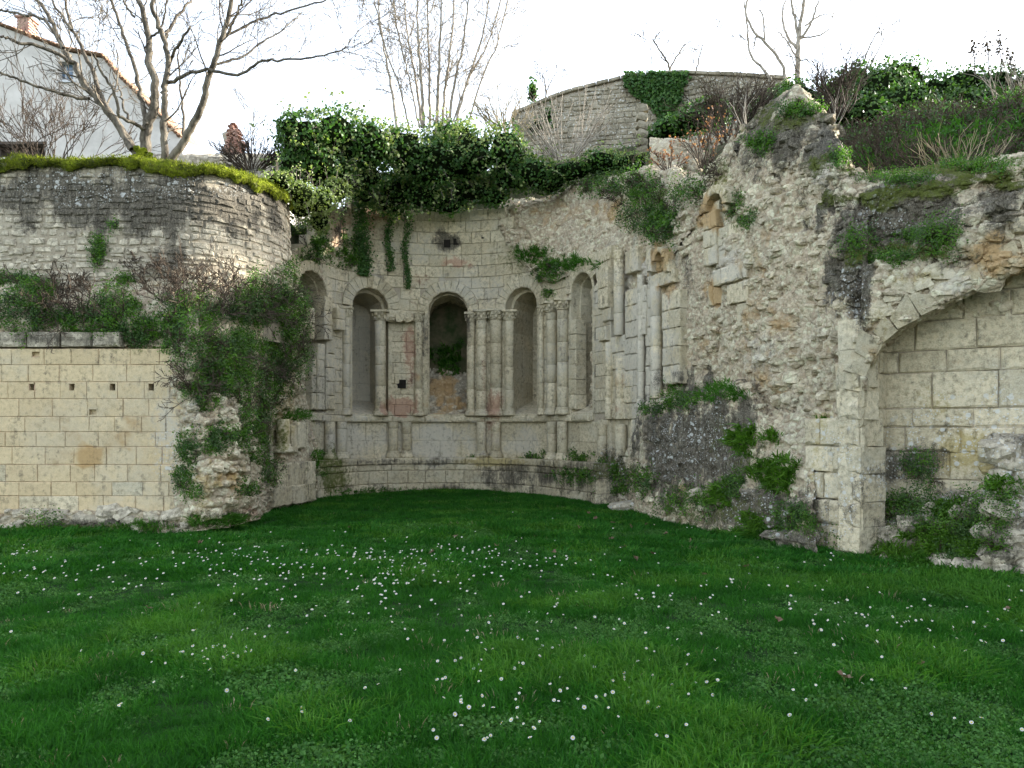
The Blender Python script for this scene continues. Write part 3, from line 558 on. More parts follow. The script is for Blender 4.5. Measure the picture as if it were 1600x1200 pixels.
# arch rings, reveals, backs
for i, (u0, hw, rr, zs, sill) in enumerate(opens):
    ring = sub('window_arch', ap); nv = 13; ri = hw
    for k in range(nv):
        if i == 0 and k > 10: continue                                    # the outer window is broken away on its left
        if i == 4 and k < 2: continue
        a0, a1 = math.pi * k / nv + .006, math.pi * (k + 1) / nv - .006
        aa = np.linspace(a0, a1, 4); P = np.array([(u0 + math.cos(q) * (rr - .003), zs + math.sin(q) * (rr - .003)) for q in aa] + [(u0 + math.cos(q) * ri, zs + math.sin(q) * ri) for q in aa[::-1]])
        V, Fc = block_mesh(P, am, .045, .36, .008, .003); mk('voussoir', V, Fc, M['tuff'], ring, cell=rg.random(), stains=True)
    dep = (.75, 1.1, 2.4, 1.0, .55)[i]; h2 = hw * (.93 if i != 2 else .88); zs2 = zs - (.02 if i != 2 else .14); st0 = .16 if i != 4 else .1
    outl = lambda h, z, e=0.: [(u0 - h - e, sill), (u0 - h - e, z)] + [(u0 + math.cos(q) * (h + e), z + math.sin(q) * (h + e)) for q in np.linspace(math.pi, 0, 12)[1:-1]] + [(u0 + h + e, z), (u0 + h + e, sill)]
    def resample(o, m=33):
        o = np.array(o); s_ = np.concatenate([[0], np.cumsum(np.hypot(*np.diff(o, axis=0).T))]); t = np.linspace(0, s_[-1], m); return np.stack([np.interp(t, s_, o[:, 0]), np.interp(t, s_, o[:, 1])], -1)
    # recessed second order, then the deep reveal: stones running round the opening
    hi = hw - (.09 if i in (1, 3) else .05)
    rings = [(resample(outl(hw + .001, zs)), .03, 0), (resample(outl(hw + .001, zs)), -.20, 0), (resample(outl(hi, zs)), -.203, 0), (resample(outl(h2 - .06, zs2)), -.2 - dep, 1)]
    pr = Pieces('reveal_stone', M['tuff'], ap)
    A = np.array([np.column_stack([r[0], np.full(33, r[1])]) for r in rings])
    for q in range(0, 32, 2):
        for lv in (0, 1, 2):
            nseg = 1 if lv < 2 else max(1, int(dep / .5))
            for sg in range(nseg):
                t0, t1 = sg / nseg, (sg + 1) / nseg
                g = .006
                p = lambda col, t: A[lv, col] * (1 - t) + A[lv + 1, col] * t
                c = np.array([p(q, t0), p(q, t1), p(q + 1, t1), p(q + 2, t1), p(q + 2, t0), p(q + 1, t0)])
                cen = c.mean(0); c = cen + (c - cen) * (1 - g / .3)
                V = am(c[:, 0], c[:, 1], c[:, 2]); o2 = c.copy(); away = c[:, :2] - np.array([u0, min(zs, cen[1])]); away /= np.maximum(np.linalg.norm(away, axis=1, keepdims=True), .01)
                if lv == 1: o2[:, 2] -= .1
                else: o2[:, :2] += away * .1
                V2 = am(o2[:, 0], o2[:, 1], o2[:, 2]); Fc = [tuple(range(6))] + [(k, (k + 1) % 6, 6 + (k + 1) % 6, 6 + k) for k in range(6)]
                pr.add(np.concatenate([V, V2]), Fc)
    pr.build()
    # slab behind the joints
    B = A.copy(); B[:, :, :2] = np.array([u0, zs]) + (B[:, :, :2] - [u0, zs]) * 1.02; B[:, :, 1] = np.maximum(B[:, :, 1], sill); B[1:3, :, 2] -= .012
    V = am(B[..., 0].ravel(), B[..., 1].ravel(), B[..., 2].ravel()); mk('reveal_bed', V, grid_faces(4, 33), M['mortar'], ap, mort=np.zeros(len(V)), stains=True)
    # sill
    c = [(u0 - hw - .02, .05), (u0 + hw + .02, .05), (u0 + h2, -.25 - dep), (u0 - h2, -.25 - dep)]
    szf, szb = (1.97, 1.97) if i == 2 else (1.96, 2.35)
    V = np.concatenate([am(np.array([q[0] for q in c]), np.array([szf, szf, szb, szb]), np.array([q[1] for q in c])), am(np.array([q[0] for q in c]), np.full(4, 1.8), np.array([q[1] for q in c]))])
    mk('window_sill', V, [(0, 1, 2, 3), (0, 4, 5, 1), (4, 7, 6, 5), (1, 5, 6, 2), (2, 6, 7, 3), (3, 7, 4, 0)], M['tuff'], ap, cell=.4, stains=True)
    if i == 2: continue
    bk = Pieces('infill_block', M['tuff'], ap)
    for k, a, b, za, zb in courses(u0 - hw, u0 + hw, [1.9 + .3 * j for j in range(12)], .42):
        V, Fc = block_mesh(rect_poly(a + .004, b - .004, za + .004, zb - .004), am, -.2 - dep, .2, .01, .006); bk.add(V, Fc)
    bk.build(); wallsheet(AP, u0 - hw - .1, u0 + hw + .1, 1.8, 5.6, -.22 - dep, [], None, M['mortar'], ap, .2)
# the hollow behind the middle window: loose fill, a mossy bank, and rubble above with its shade painted dark
cx0 = W(700, 0, 20.6)[0]
hol = [[np.array([cx0 + x, 20.62 + d, z]) for x in (-.75, -.35, 0, .35, .75)] for d, z in ((.15, 1.85), (.3, 2.15), (.6, 2.5), (.9, 2.85), (1.15, 3.2), (1.5, 3.6), (2.0, 4.0), (2.3, 4.3), (2.4, 4.8), (2.3, 5.4))]
relief('rubble_fill', hol, M['field'], ap, .03, .08, .1, (.2, .2, .1), 55)
HOLLOW = (W(695, 560, 21.6),)
# columns
colm = M['tuff']
def column(px, z0, z1, r, d=.12, base=True, cap=True, drums=None, hcap=.26, path=AP, parent=None, mat=None):
    parent = parent or ap; mat = mat or colm
    u = path.u_px(px, d); c = path.map(np.array([u]), 0., np.array([d]))[0]
    col = sub('column', parent); zb = z0
    if base:
        V, Fc = lathe([(r * 1.5, 0), (r * 1.52, .05), (r * 1.35, .06), (r * 1.42, .09), (r * 1.25, .115), (r * 1.1, .12), (r * 1.22, .15), (r * 1.05, .175)], (c[0], c[1], z0), 16, .002); mk('base', V, Fc, mat, col, True, cell=rg.random(), stains=True); zb = z0 + .175
    zc = z1 - hcap if cap else z1; z = zb
    while z < zc - .05:
        h = min(rg.uniform(.42, .62), zc - z)
        if zc - z - h < .15: h = zc - z
        V, Fc = lathe([(r * .95, .002), (r, .012), (r * .985, h * .5), (r, h - .012), (r * .95, h - .002)], (c[0] + rg.normal(0, .002), c[1], z), 18, .0012); mk('drum', V, Fc, mat, col, True, cell=rg.random(), stains=True); z += h
    if cap:
        V, Fc = lathe([(r * 1.0, 0), (r * 1.18, .015), (r * 1.05, .035), (r * 1.08, .06), (r * 1.3, hcap * .6), (r * 1.55, hcap * .78), (r * 1.5, hcap * .8)], (c[0], c[1], zc), 16, .004); J = Joiner(); J.add(V, Fc)
        for lv, (n_, zz_, rr_, s_) in enumerate(((8, .3, 1.22, .42), (8, .58, 1.45, .5))):
            for q in range(n_):
                a = 2 * math.pi * (q + .5 * lv) / n_; nn = np.array([math.cos(a), math.sin(a), 0.]); J.add(*lump((r * s_, r * .35, hcap * .3), (c[0] + nn[0] * r * rr_, c[1] + nn[1] * r * rr_, zc + hcap * zz_), nn, .12))
        for b_ in (boxmesh((c[0], c[1], zc + hcap * .9), (r * 3.1, r * 3.1, hcap * .2)),): J.add(*b_)
        J.build('capital', mat, col, stains=True)
    return col
for px, r in ((752.5, .135), (775, .15), (862, .13), (879, .135)): column(px, 1.93, 4.62, r, .10)
for px, r in ((653, .105), (736, .105), (796, .12), (594, .14), (846, .07), (541, .10)): column(px, 1.93, 4.58, r, .06)
for px in (516, 534, 614, 636, 752, 775, 862, 879): column(px, .87, 1.77, .125, .12, cap=False)
V, Fc = block_mesh(rect_poly(AP.u_px(603), AP.u_px(646), 4.36, 4.60, .1, .01), am, .22, .4, .05, .03); mk('corbel', V, Fc, colm, ap, cell=.5, stains=True)
for px in (608, 624, 638):
    V, Fc = lump((.26, .26, .2), am(np.array([AP.u_px(px)]), 4.40, np.array([.17]))[0], np.array([0, -1., 0]), .14); mk('broken_capital', V, Fc, colm, ap, cell=.4, stains=True)
# flush fragments standing proud at the left end: shafts, broken ashlar
fr = Pieces('wall_fragment', M['tuff'], ap)
for x0, x1, ya, yb, d in ((486, 492, 480, 530, .2), (508, 520, 462, 530, .2), (510, 524, 530, 640, .1), (527, 540, 480, 515, .2), (488, 500, 560, 640, .06), (497, 508, 536, 640, .12), (636, 646, 455, 492, .0), (757, 763, 505, 650, .05), (889, 899, 500, 640, .05), (617, 634, 585, 600, -.0)):
    a, b = sorted((AP.u_px(x0, d), AP.u_px(x1, d))); z0, z1 = AP.z_px(x0, yb, d), AP.z_px(x0, ya, d)
    if b - a < .05: b = a + .12
    n_ = max(1, round((z1 - z0) / .35))
    for k in range(n_):
        V, Fc = block_mesh(rect_poly(a, b, z0 + (z1 - z0) * k / n_ + .004, z0 + (z1 - z0) * (k + 1) / n_ - .004, .1, .004), am, d, .3, .02, .008); fr.add(V, Fc)
fr.build()
o = boxmesh(am(np.array([AP.u_px(626)]), AP.z_px(626, 600), np.array([.012]))[0], (.27, .05, .22)); mk('niche_shade', o[0], o[1], M['hole'], ap)  # dark plate on the wall face, painting the shade of a niche
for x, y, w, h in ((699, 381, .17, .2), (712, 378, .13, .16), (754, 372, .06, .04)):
    o = boxmesh(am(np.array([AP.u_px(x)]), AP.z_px(x, y), np.array([.012]))[0], (w, .04, h)); mk('socket_shade', o[0], o[1], M['hole'], ap)  # dark plates on the face, painting the shade of sockets
# rubble crown of the apse at the right, leaning back
colsV = [(778, [(352, 20.30), (340, 20.33), (328, 20.5), (316, 21.6)]), (800, [(392, 20.05), (360, 20.2), (325, 20.5), (312, 21.6)]), (850, [(438, 19.25), (380, 19.5), (316, 20.1), (308, 21.2)]), (900, [(428, 18.35), (360, 18.8), (300, 19.5), (292, 20.8)]),
  (945, [(400, 17.25), (340, 17.9), (288, 18.7), (282, 20.)]), (1000, [(398, 15.98), (340, 16.3), (276, 17.1), (268, 18.5)]), (1050, [(402, 14.85), (340, 15.1), (272, 15.8), (264, 17.2)]), (1100, [(330, 13.9), (300, 14.0), (284, 14.4), (272, 15.8)]), (1150, [(320, 13.0), (280, 13.1), (226, 13.5), (214, 14.8)])]
rm = thing('ruined_side_wall', 'tall jagged rubble side wall with broken half columns, right of the apse', 'ruin', (3, 13, 0))
relief('rubble_core', [[W(px, *c[r]) for px, c in colsV] for r in range(4)], M['rubble'], rm, .024, .06, .2, (.22, .22, .13), 61)
# ------------------------------------------------------------------ side wall: rubble behind, ashlar facing and shafts in front
SE = Path([(1.7, 18.28), (3.79, 12.53)], smooth=False, side=1); sm = SE.map
uE = np.linspace(.1, SE.L, 8); topE = np.interp(uE, [SE.u_px(940), SE.u_px(1000), SE.u_px(1060), SE.u_px(1165)], [zat(385, 17.3), zat(385, 15.98), zat(330, 14.6), zat(310, 12.7)])
relief('rubble_core', [[sm(np.array([u]), .3 + (t_ - .3) * f, np.array([-.06]))[0] for u, t_ in zip(uE, topE)] for f in (0, .25, .5, .75, 1)], M['rubble'], rm, .025, .045, .07, (.26, .26, .14), 71, dead=.35)
fb = Pieces('facing_block', M['tuff'], rm)
REG = [(976, 996, 390, 426, .13, .3), (976, 1008, 450, 526, .10, .3), (934, 949, 418, 482, .34, .3), (940, 953, 482, 502, .30, .3), (934, 946, 511, 533, .38, .3), (945, 975, 526, 655, .16, .32), (975, 995, 528, 655, .09, .3),
  (1008, 1017, 452, 632, .05, .3), (1016, 1034, 448, 522, -.02, .3), (1034, 1062, 455, 600, .12, .42), (1012, 1052, 425, 447, .05, .4), (1010, 1018, 388, 425, .13, .3), (1036, 1044, 395, 425, .1, .3),
  (1112, 1165, 414, 441, .22, .5), (1134, 1170, 441, 473, .22, .5), (1150, 1170, 473, 510, .18, .5), (1098, 1118, 330, 414, .10, .35), (1118, 1152, 352, 414, .04, .4), (1106, 1132, 443, 476, -.03, .4), (1016, 1034, 395, 425, -.03, .4), (1097, 1104, 300, 345, .14, .3), (1128, 1136, 300, 330, .12, .3),
  (930, 956, 655, 712, .12, .3), (984, 1000, 655, 712, .10, .3), (945, 984, 655, 712, .0, .4)]
for x0, x1, ya, yb, d, ln in REG:
    d = d * .6 if d > .1 else d
    a, b = sorted((SE.u_px(x0, d), SE.u_px(x1, d))); xm = (x0 + x1) / 2; z0, z1 = SE.z_px(xm, yb, d), SE.z_px(xm, ya, d); n_ = max(1, round((z1 - z0) / .36))
    for k, ua, ub, za, zb in courses(a, b, [z0 + (z1 - z0) * q / n_ for q in range(n_ + 1)], ln * 1.1):
        V, Fc = block_mesh(rect_poly(ua + .003, ub - .003, za + .004, zb - .004, .1, .006), sm, d + rg.normal(0, .006), .4, .018, .008); fb.add(V, Fc)
fb.build()
def shaft(px, ya, yb, r, d, base=False): column(px, SE.z_px(px, yb, d), SE.z_px(px, ya, d), r, d, base, False, path=SE, parent=rm)
shaft(967, 392, 524, .11, .12); shaft(969, 560, 655, .10, .10); shaft(1001.5, 430, 638, .075, .08, True); shaft(1025, 448, 622, .115, .04); shaft(952, 535, 655, .09, .12); shaft(970, 663, 712, .12, .14); shaft(941, 663, 712, .11, .16)
# small arch heads left of the broken vault
def ruined_arch(px, py, rad, path, d, parent, t=.16, a0=.0, a1=math.pi):
    u0, z0 = path.u_px(px, d), path.z_px(px, py, d); ring = sub('broken_arch', parent); n_ = 7
    for k in range(n_):
        q0, q1 = a0 + (a1 - a0) * k / n_, a0 + (a1 - a0) * (k + 1) / n_ - .02
        aa = np.linspace(q0, q1, 3); P = np.array([(u0 + math.cos(q) * (rad + t), z0 + math.sin(q) * (rad + t)) for q in aa] + [(u0 + math.cos(q) * rad, z0 + math.sin(q) * rad) for q in aa[::-1]])
        V, Fc = block_mesh(P, path.map, d, .5, .015, .012); mk('voussoir', V, Fc, M['tuff'], ring, cell=rg.random(), stains=True)
ruined_arch(1114, 325, .24, SE, .16, rm, .14); ruined_arch(1027, 405, .13, SE, .14, rm, .1)
V, Fc = block_mesh(rect_poly(SE.u_px(1103, .0), SE.u_px(1126, .0), SE.z_px(1114, 352, 0), SE.z_px(1114, 318, 0), .1), sm, .03, .1, .01, .01); mk('arch_back', V, Fc, M['tuff'], rm, cell=.5, stains=True)
# projecting lower mass with its grassy ledge
colsL = [(922, [(790, 18.1), (745, 18.2), (714, 18.25), (706, 18.6)]), (960, [(788, 17.1), (745, 17.0), (717, 16.95), (708, 17.3)]), (985, [(794, 16.2), (740, 16.2), (700, 16.25), (690, 16.5)]), (1004, [(806, 14.9), (738, 15.2), (650, 15.3), (636, 15.9)]), (1050, [(818, 13.8), (738, 14.0), (640, 14.1), (622, 14.8)]),
  (1100, [(830, 12.8), (738, 13.0), (628, 13.1), (610, 13.85)]), (1165, [(850, 11.5), (742, 11.9), (613, 12.0), (592, 12.7)]), (1215, [(860, 10.9), (765, 11.15), (690, 11.4), (640, 11.75)]), (1275, [(872, 10.1), (805, 10.4), (730, 10.6), (650, 10.9)])]
relief('rubble_core', [[W(px, *c[r]) for px, c in colsL] for r in range(4)], M['rubble'], rm, .02, .05, .12, (.3, .3, .17), 81, dead=.12)
colsF = [(1128, [(700, 13.5), (640, 13.45), (480, 13.35), (350, 13.4), (262, 13.7), (255, 14.6), (330, 15.6)]), (1165, [(700, 12.8), (640, 12.72), (480, 12.55), (340, 12.7), (212, 13.1), (202, 14.), (300, 15)]), (1205, [(720, 12.0), (640, 11.9), (500, 11.8), (330, 12.0), (178, 12.5), (172, 13.4), (290, 14.4)]),
  (1245, [(800, 11.2), (690, 11.3), (520, 11.3), (330, 11.5), (152, 12.0), (150, 12.8), (290, 13.8)]), (1275, [(860, 10.8), (700, 10.8), (560, 10.85), (340, 11.05), (170, 11.7), (168, 12.5), (300, 13.4)]), (1303, [(872, 10.5), (720, 10.5), (560, 10.6), (350, 10.75), (200, 11.4), (202, 12.3), (320, 13)]), (1314, [(876, 10.35), (720, 10.35), (580, 10.4), (360, 10.6), (240, 11.0), (244, 12.0), (330, 12.8)]), (1328, [(878, 10.22), (720, 10.22), (590, 10.22), (370, 10.45), (266, 10.85), (266, 11.8), (340, 12.6)]), (1356, [(884, 10.14), (720, 10.14), (600, 10.14), (420, 10.22), (294, 10.6), (292, 11.6), (350, 12.2)])]
relief('rubble_core', [[W(px, *c[r]) for px, c in colsF] for r in range(7)], M['rubble'], rm, .02, .042, .15, (.19, .19, .11), 91)
# ------------------------------------------------------------------ big blind arch at the right
ba = thing('arched_recess', 'wide ruined arch over a recessed lichen spotted block wall at the far right', 'ruin', (6, 10, 0))
colsG = [(1346, 10.0, 612, 425, 296), (1356, 9.97, 577, 420, 293), (1376, 9.9, 541, 412, 290), (1400, 9.84, 516, 402, 287), (1438, 9.72, 494, 376, 282), (1480, 9.6, 472, 350, 276), (1521, 9.48, 452, 332, 270), (1562, 9.35, 433, 318, 262), (1600, 9.2, 414, 305, 256), (1680, 8.95, 392, 285, 246), (1780, 8.7, 388, 270, 236), (1900, 8.4, 408, 282, 232), (2030, 8.1, 470, 290, 226), (2110, 7.9, 620, 300, 222), (2200, 7.7, 900, 310, 218), (2420, 7.2, 940, 320, 210)]
def gcol(px, D, ya, yl, yt):
    zb = zat(ya, D); back = W(px, ya, D); b = np.array([back[0] + .28, D + .62, zb])
    return [b, W(px, ya, D), W(px, (ya * 2 + yl) / 3, D - .02), W(px, yl, D + .02), W(px, yl - 12, D + .45), W(px, (yl + yt) / 2, D + .5), W(px, yt, D + .6), W(px, yt - 10, D + 1.8), W(px, yt + 60, D + 2.6)]
G = [gcol(*c) for c in colsG]
relief('rubble_core', [[G[c][r] for c in range(len(G))] for r in range(9)], M['rubble'], ba, .02, .045, .12, (.24, .24, .12), 101)
PBk = Path([(4.34, 9.98), (5.12, 11.05), (6.45, 10.0), (8.6, 8.3)], smooth=False); 
pr = Path([(4.34, 9.98), (4.93, 10.56)], smooth=False, side=1); pb = Path([(4.91, 10.57), (6.2, 9.62), (8.6, 7.95)], smooth=False, side=1)
zc_ = [.3, .62, .96, 1.30, 1.62, 1.86, 2.32, 2.60, 2.98, 3.30, 3.66, 4.0]
pc = Pieces('recess_block', M['tuff'], ba)
for path, ln in ((pr, .35), (pb, .62)):
    for k, a, b, za, zb in courses(0, path.L, zc_, ln, var=.2):
        if path is pr and za > 2.9: continue
        V, Fc = block_mesh(rect_poly(a + .006, b - .006, za + .006, zb - .006, .2, .003), path.map, .03 + rg.normal(0, .008), .3, .02, .01); pc.add(V, Fc)
    wallsheet(path, 0, path.L, 0, 4.0 if path is pb else 3.0, .0, [], None, M['mortar'], ba, .15)
pc.build()
# quoin pillar left of the recess
PQ = Path([(3.95, 10.75), (4.36, 9.97)], smooth=False, side=1)
pc = Pieces('quoin_block', M['tuff'], ba)
for k, a, b, za, zb in courses(0, PQ.L, [.02, .37, .68, 1.03, 1.38, 1.74], .5, var=.2):
    V, Fc = block_mesh(rect_poly(a + .005, b - .003, za + .005, zb - .005, .2, .004), PQ.map, .06 + rg.normal(0, .015), .5, .035, .012); pc.add(V, Fc)
for zq in (1.9, 2.25): V, Fc = block_mesh(rect_poly(PQ.L - .34, PQ.L - .004, zq - .15, zq + .18, .2, .02), PQ.map, .08, .4, .03, .02); pc.add(V, Fc)
pc.build()
# voussoir fragments along the arch edge
vs = Pieces('arch_stone', M['tuff'], ba); E_ = np.array([W(px, ya, D) for px, D, ya, yl, yt in colsG[:10]]); Es = catmull(E_, 200); Ls = np.concatenate([[0], np.cumsum(np.linalg.norm(np.diff(Es, axis=0), axis=1))]); bk_ = np.array([.27, .6, 0]); q = 0
while q < Ls[-1] - .1:
    L = rg.uniform(.17, .3); p0, p1 = [np.array([np.interp(t_, Ls, Es[:, k]) for k in range(3)]) for t_ in (q + .006, min(q + L, Ls[-1]) - .006)]; q += L
    T = p1 - p0; T /= np.linalg.norm(T); U = np.array([-T[2], 0, T[0]]); U /= np.linalg.norm(U); U = U if U[2] > 0 else -U; h0, h1 = rg.uniform(.14, .34, 2); f_ = rg.uniform(-.02, .05)
    fr_ = np.array([-.36, -.93, 0]) * f_; dn = U * rg.uniform(-.02, .01)
    ring_ = [p0 + dn, p1 + dn, p1 + (p1 - p0) * .12 + U * h1, p0 * 1. + U * h0]
    V = np.array([v + fr_ for v in ring_] + [v + bk_ for v in ring_]); V[:4] += rg.normal(0, .008, (4, 3)); vs.add(V, [(0, 1, 2, 3), (4, 7, 6, 5), (0, 4, 5, 1), (1, 5, 6, 2), (2, 6, 7, 3), (3, 7, 4, 0)])
for k in range(20):
    t = rg.uniform(.5, 8.5); i = int(t); p = E_[i] * (1 - t + i) + E_[i + 1] * (t - i) + np.array([0, 0, rg.uniform(.3, .55)])
    vs.add(*lump((rg.uniform(.15, .32), .18, rg.uniform(.08, .17)), p, np.array([-.3, -.95, 0]), .09))
vs.build()
# debris slope and the lump of masonry in the corner
colsD = [(1352, [(872, 10.05), (862, 10.2), (835, 10.6), (815, 10.95)]), (1400, [(880, 9.6), (850, 9.9), (815, 10.3), (790, 10.9)]), (1460, [(890, 9.2), (850, 9.5), (800, 9.9), (765, 10.6)]), (1520, [(900, 8.9), (850, 9.15), (790, 9.5), (755, 10.2)]), (1580, [(906, 8.7), (850, 8.9), (780, 9.3), (740, 9.9)]), (1660, [(912, 8.4), (850, 8.6), (770, 9.0), (730, 9.5)]), (1760, [(920, 8.1), (850, 8.3), (770, 8.7), (730, 9.2)]), (1850, [(930, 7.9), (880, 8.1), (800, 8.5), (780, 8.9)]), (1950, [(936, 7.7), (910, 7.8), (860, 8.0), (840, 8.4)])]
db = thing('debris_mound', 'weedy mound of fallen masonry at the foot of the large arch', 'rubble', (5.5, 9.3, 0))
relief('rubble_core', [[W(px, *c[r]) for px, c in colsD] for r in range(4)], M['field'], db, .02, .08, .18, (.26, .26, .18), 111)
lm = thing('masonry_stump', 'squat rough stump of masonry at the right edge below the arch', 'ruin', (5.6, 9, 0))
relief('rubble_core', [[W(x, y, D + dd) for x, dd in ((1540, .9), (1549, .25), (1556, .0), (1590, -.1), (1640, -.2), (1710, -.3), (1745, .0), (1756, 1.0))] for y, D in ((905, 8.75), (830, 8.85), (760, 8.95), (700, 9.0), (684, 9.1), (680, 9.8))], M['field'], lm, .02, .05, .07, (.28, .28, .2), 121)
# individual stones standing proud of the rubble
def proud(parent, boxes, n, s0, s1, mat=None, name='rubble_stone'):
    q = Pieces(name, mat or M['rubble'], parent)
    for (x0, x1, y0, y1), m in zip(boxes, n):
        for _ in range(m):
            h = hit(rg.uniform(x0, x1), rg.uniform(y0, y1))
            if h is None: continue
            p, nn = h; s_ = rg.uniform(s0, s1) * (1 if rg.random() < .8 else 1.5)
            nn = nn + np.array([0, -.8, 0]); nn /= np.linalg.norm(nn)
            q.add(*lump((s_, s_ * rg.uniform(.4, .7), s_ * rg.uniform(.4, .7)), p + nn * s_ * rg.uniform(-.16, .02), nn, .13))
    q.build()
proud(rm, [(1170, 1340, 300, 640), (1070, 1170, 500, 640), (1160, 1320, 170, 300), (800, 1080, 300, 390), (1060, 1160, 290, 400), (1000, 1300, 640, 860)], [230, 60, 110, 60, 30, 24], .05, .22)
proud(ba, [(1345, 1600, 400, 500), (1350, 1600, 290, 400), (1480, 1600, 300, 430)], [70, 20, 50], .08, .22)
proud(lr_, [(290, 400, 620, 810), (0, 300, 440, 540), (300, 440, 540, 640), (400, 490, 680, 790), (445, 470, 380, 470)], [110, 40, 20, 30, 14], .08, .2)
proud(rm, [(1010, 1290, 770, 860), (930, 1010, 730, 785)], [40, 12], .14, .32, M['field'], 'footing_stone'); proud(db, [(1350, 1600, 790, 890)], [70], .12, .35, M['field']); proud(lm, [(1550, 1600, 690, 880)], [25], .15, .32, M['field'])
proud(aw, [(0, 300, 798, 832)], [45], .1, .28, M['field'], 'footing_stone')
# column stub and blocks on the left pier
PL = Path([W(408, 0, 15.1)[:2], W(498, 0, 17.3)[:2]], smooth=False, side=1)
pc = Pieces('pier_block', M['tuff'], lr_)
for x0, x1, ya, yb, d, ln in ((416, 428, 560, 740, .2, .4), (456, 466, 665, 708, .2, .3), (468, 482, 660, 700, .2, .3), (402, 494, 760, 790, .3, .7), (434, 494, 722, 760, .26, .4), (350, 350, 0, 0, 0, 0)):
    if not ln: continue
    a, b = PL.u_px(x0, d), PL.u_px(x1, d); z0, z1 = PL.z_px((x0 + x1) / 2, yb, d), PL.z_px((x0 + x1) / 2, ya, d); n_ = max(1, round((z1 - z0) / .42))
    for k, ua, ub, za, zb in courses(a, b, [z0 + (z1 - z0) * q / n_ for q in range(n_ + 1)], ln):
        V, Fc = block_mesh(rect_poly(ua + .004, ub - .004, za + .004, zb - .004, .12, .008), PL.map, d + rg.normal(0, .01), .5, .02, .012); pc.add(V, Fc)
pc.build(); column(442, PL.z_px(442, 707, .25), PL.z_px(442, 655, .25), .13, .25, True, False, path=PL, parent=lr_)
# ------------------------------------------------------------------ plants
SOLID.append(HILL)
bvh(True)
def unit(a): return a / np.maximum(np.linalg.norm(a, axis=-1, keepdims=True), 1e-9)
def leafmesh(name, C, N, size, mat, parent=None, fold=.25, asp=.8, jit=.7, loc=None, cell=None):
    C = np.asarray(C, float); n = len(C); N = unit(unit(np.asarray(N, float)) + rg.normal(0, jit, (n, 3)))
    T = unit(np.cross(N, rg.normal(0, 1, (n, 3)))); B = np.cross(N, T); s = (size * rg.uniform(.6, 1.25, n))[:, None]
    V = np.stack([C - T * s * .5, C + B * s * .5 * asp + N * s * fold * .5, C + T * s * .5, C - B * s * .5 * asp + N * s * fold * .5], 1).reshape(-1, 3)
    cl = np.repeat(rg.random(n) if cell is None else cell, 4)
    return mk(name, V, np.arange(4 * n).reshape(n, 4), mat, parent, cell=cl, loc=loc)
def blademesh(name, C, D, ln, w, mat, parent=None, droop=.5, loc=None):
    C = np.asarray(C, float); n = len(C); D = unit(np.asarray(D, float)); L = (ln * rg.uniform(.5, 1.3, n))[:, None]
    S_ = unit(np.cross(D, rg.normal(0, 1, (n, 3)))) * w * .5; dz = np.array([0, 0, -1.])
    hd = D * [1, 1, 0] + rg.normal(0, .25, (n, 3)) * [1, 1, 0]
    m = C + D * L * .55 + hd * L * .1; t = C + D * L * .95 + hd * L * .35 + dz * L * droop * rg.uniform(.1, .8, (n, 1))
    V = np.stack([C - S_, C + S_, m - S_ * .8, m + S_ * .8, t], 1).reshape(-1, 3); b = np.arange(n)[:, None] * 5
    Fc = np.concatenate([b + [0, 1, 3], b + [0, 3, 2], b + [2, 3, 4]])
    return mk(name, V, Fc, mat, parent, cell=np.repeat(rg.random(n), 5), loc=loc)
def tubes(name, lines, mat, parent=None, sides=4, loc=None, joinc=None):
    Vs, Fs, Cs, n = [], [], [], 0
    ang = np.linspace(0, 2 * math.pi, sides, endpoint=False); ca, sa = np.cos(ang), np.sin(ang)
    for P, r in lines:
        P = np.asarray(P, float); r = np.asarray(r, float); m = len(P)
        T = np.gradient(P, axis=0); T /= np.maximum(np.linalg.norm(T, axis=1, keepdims=True), 1e-9)
        ref = np.array([0.3, 1., .1]) if abs(T[0, 1]) < .8 else np.array([1., 0, 0]); A = np.cross(T, ref); A /= np.maximum(np.linalg.norm(A, axis=1, keepdims=True), 1e-9); B = np.cross(T, A)
        V = P[:, None] + r[:, None, None] * (ca[None, :, None] * A[:, None] + sa[None, :, None] * B[:, None])
        i = n + np.arange(m * sides).reshape(m, sides); j = np.roll(i, -1, 1)
        Fs.append(np.stack([i[:-1], j[:-1], j[1:], i[1:]], -1).reshape(-1, 4)); Vs.append(V.reshape(-1, 3)); Cs.append(np.full(m * sides, rg.random())); n += m * sides
    return mk(name, np.concatenate(Vs), np.concatenate(Fs), mat, parent, True, cell=np.concatenate(Cs), loc=loc)
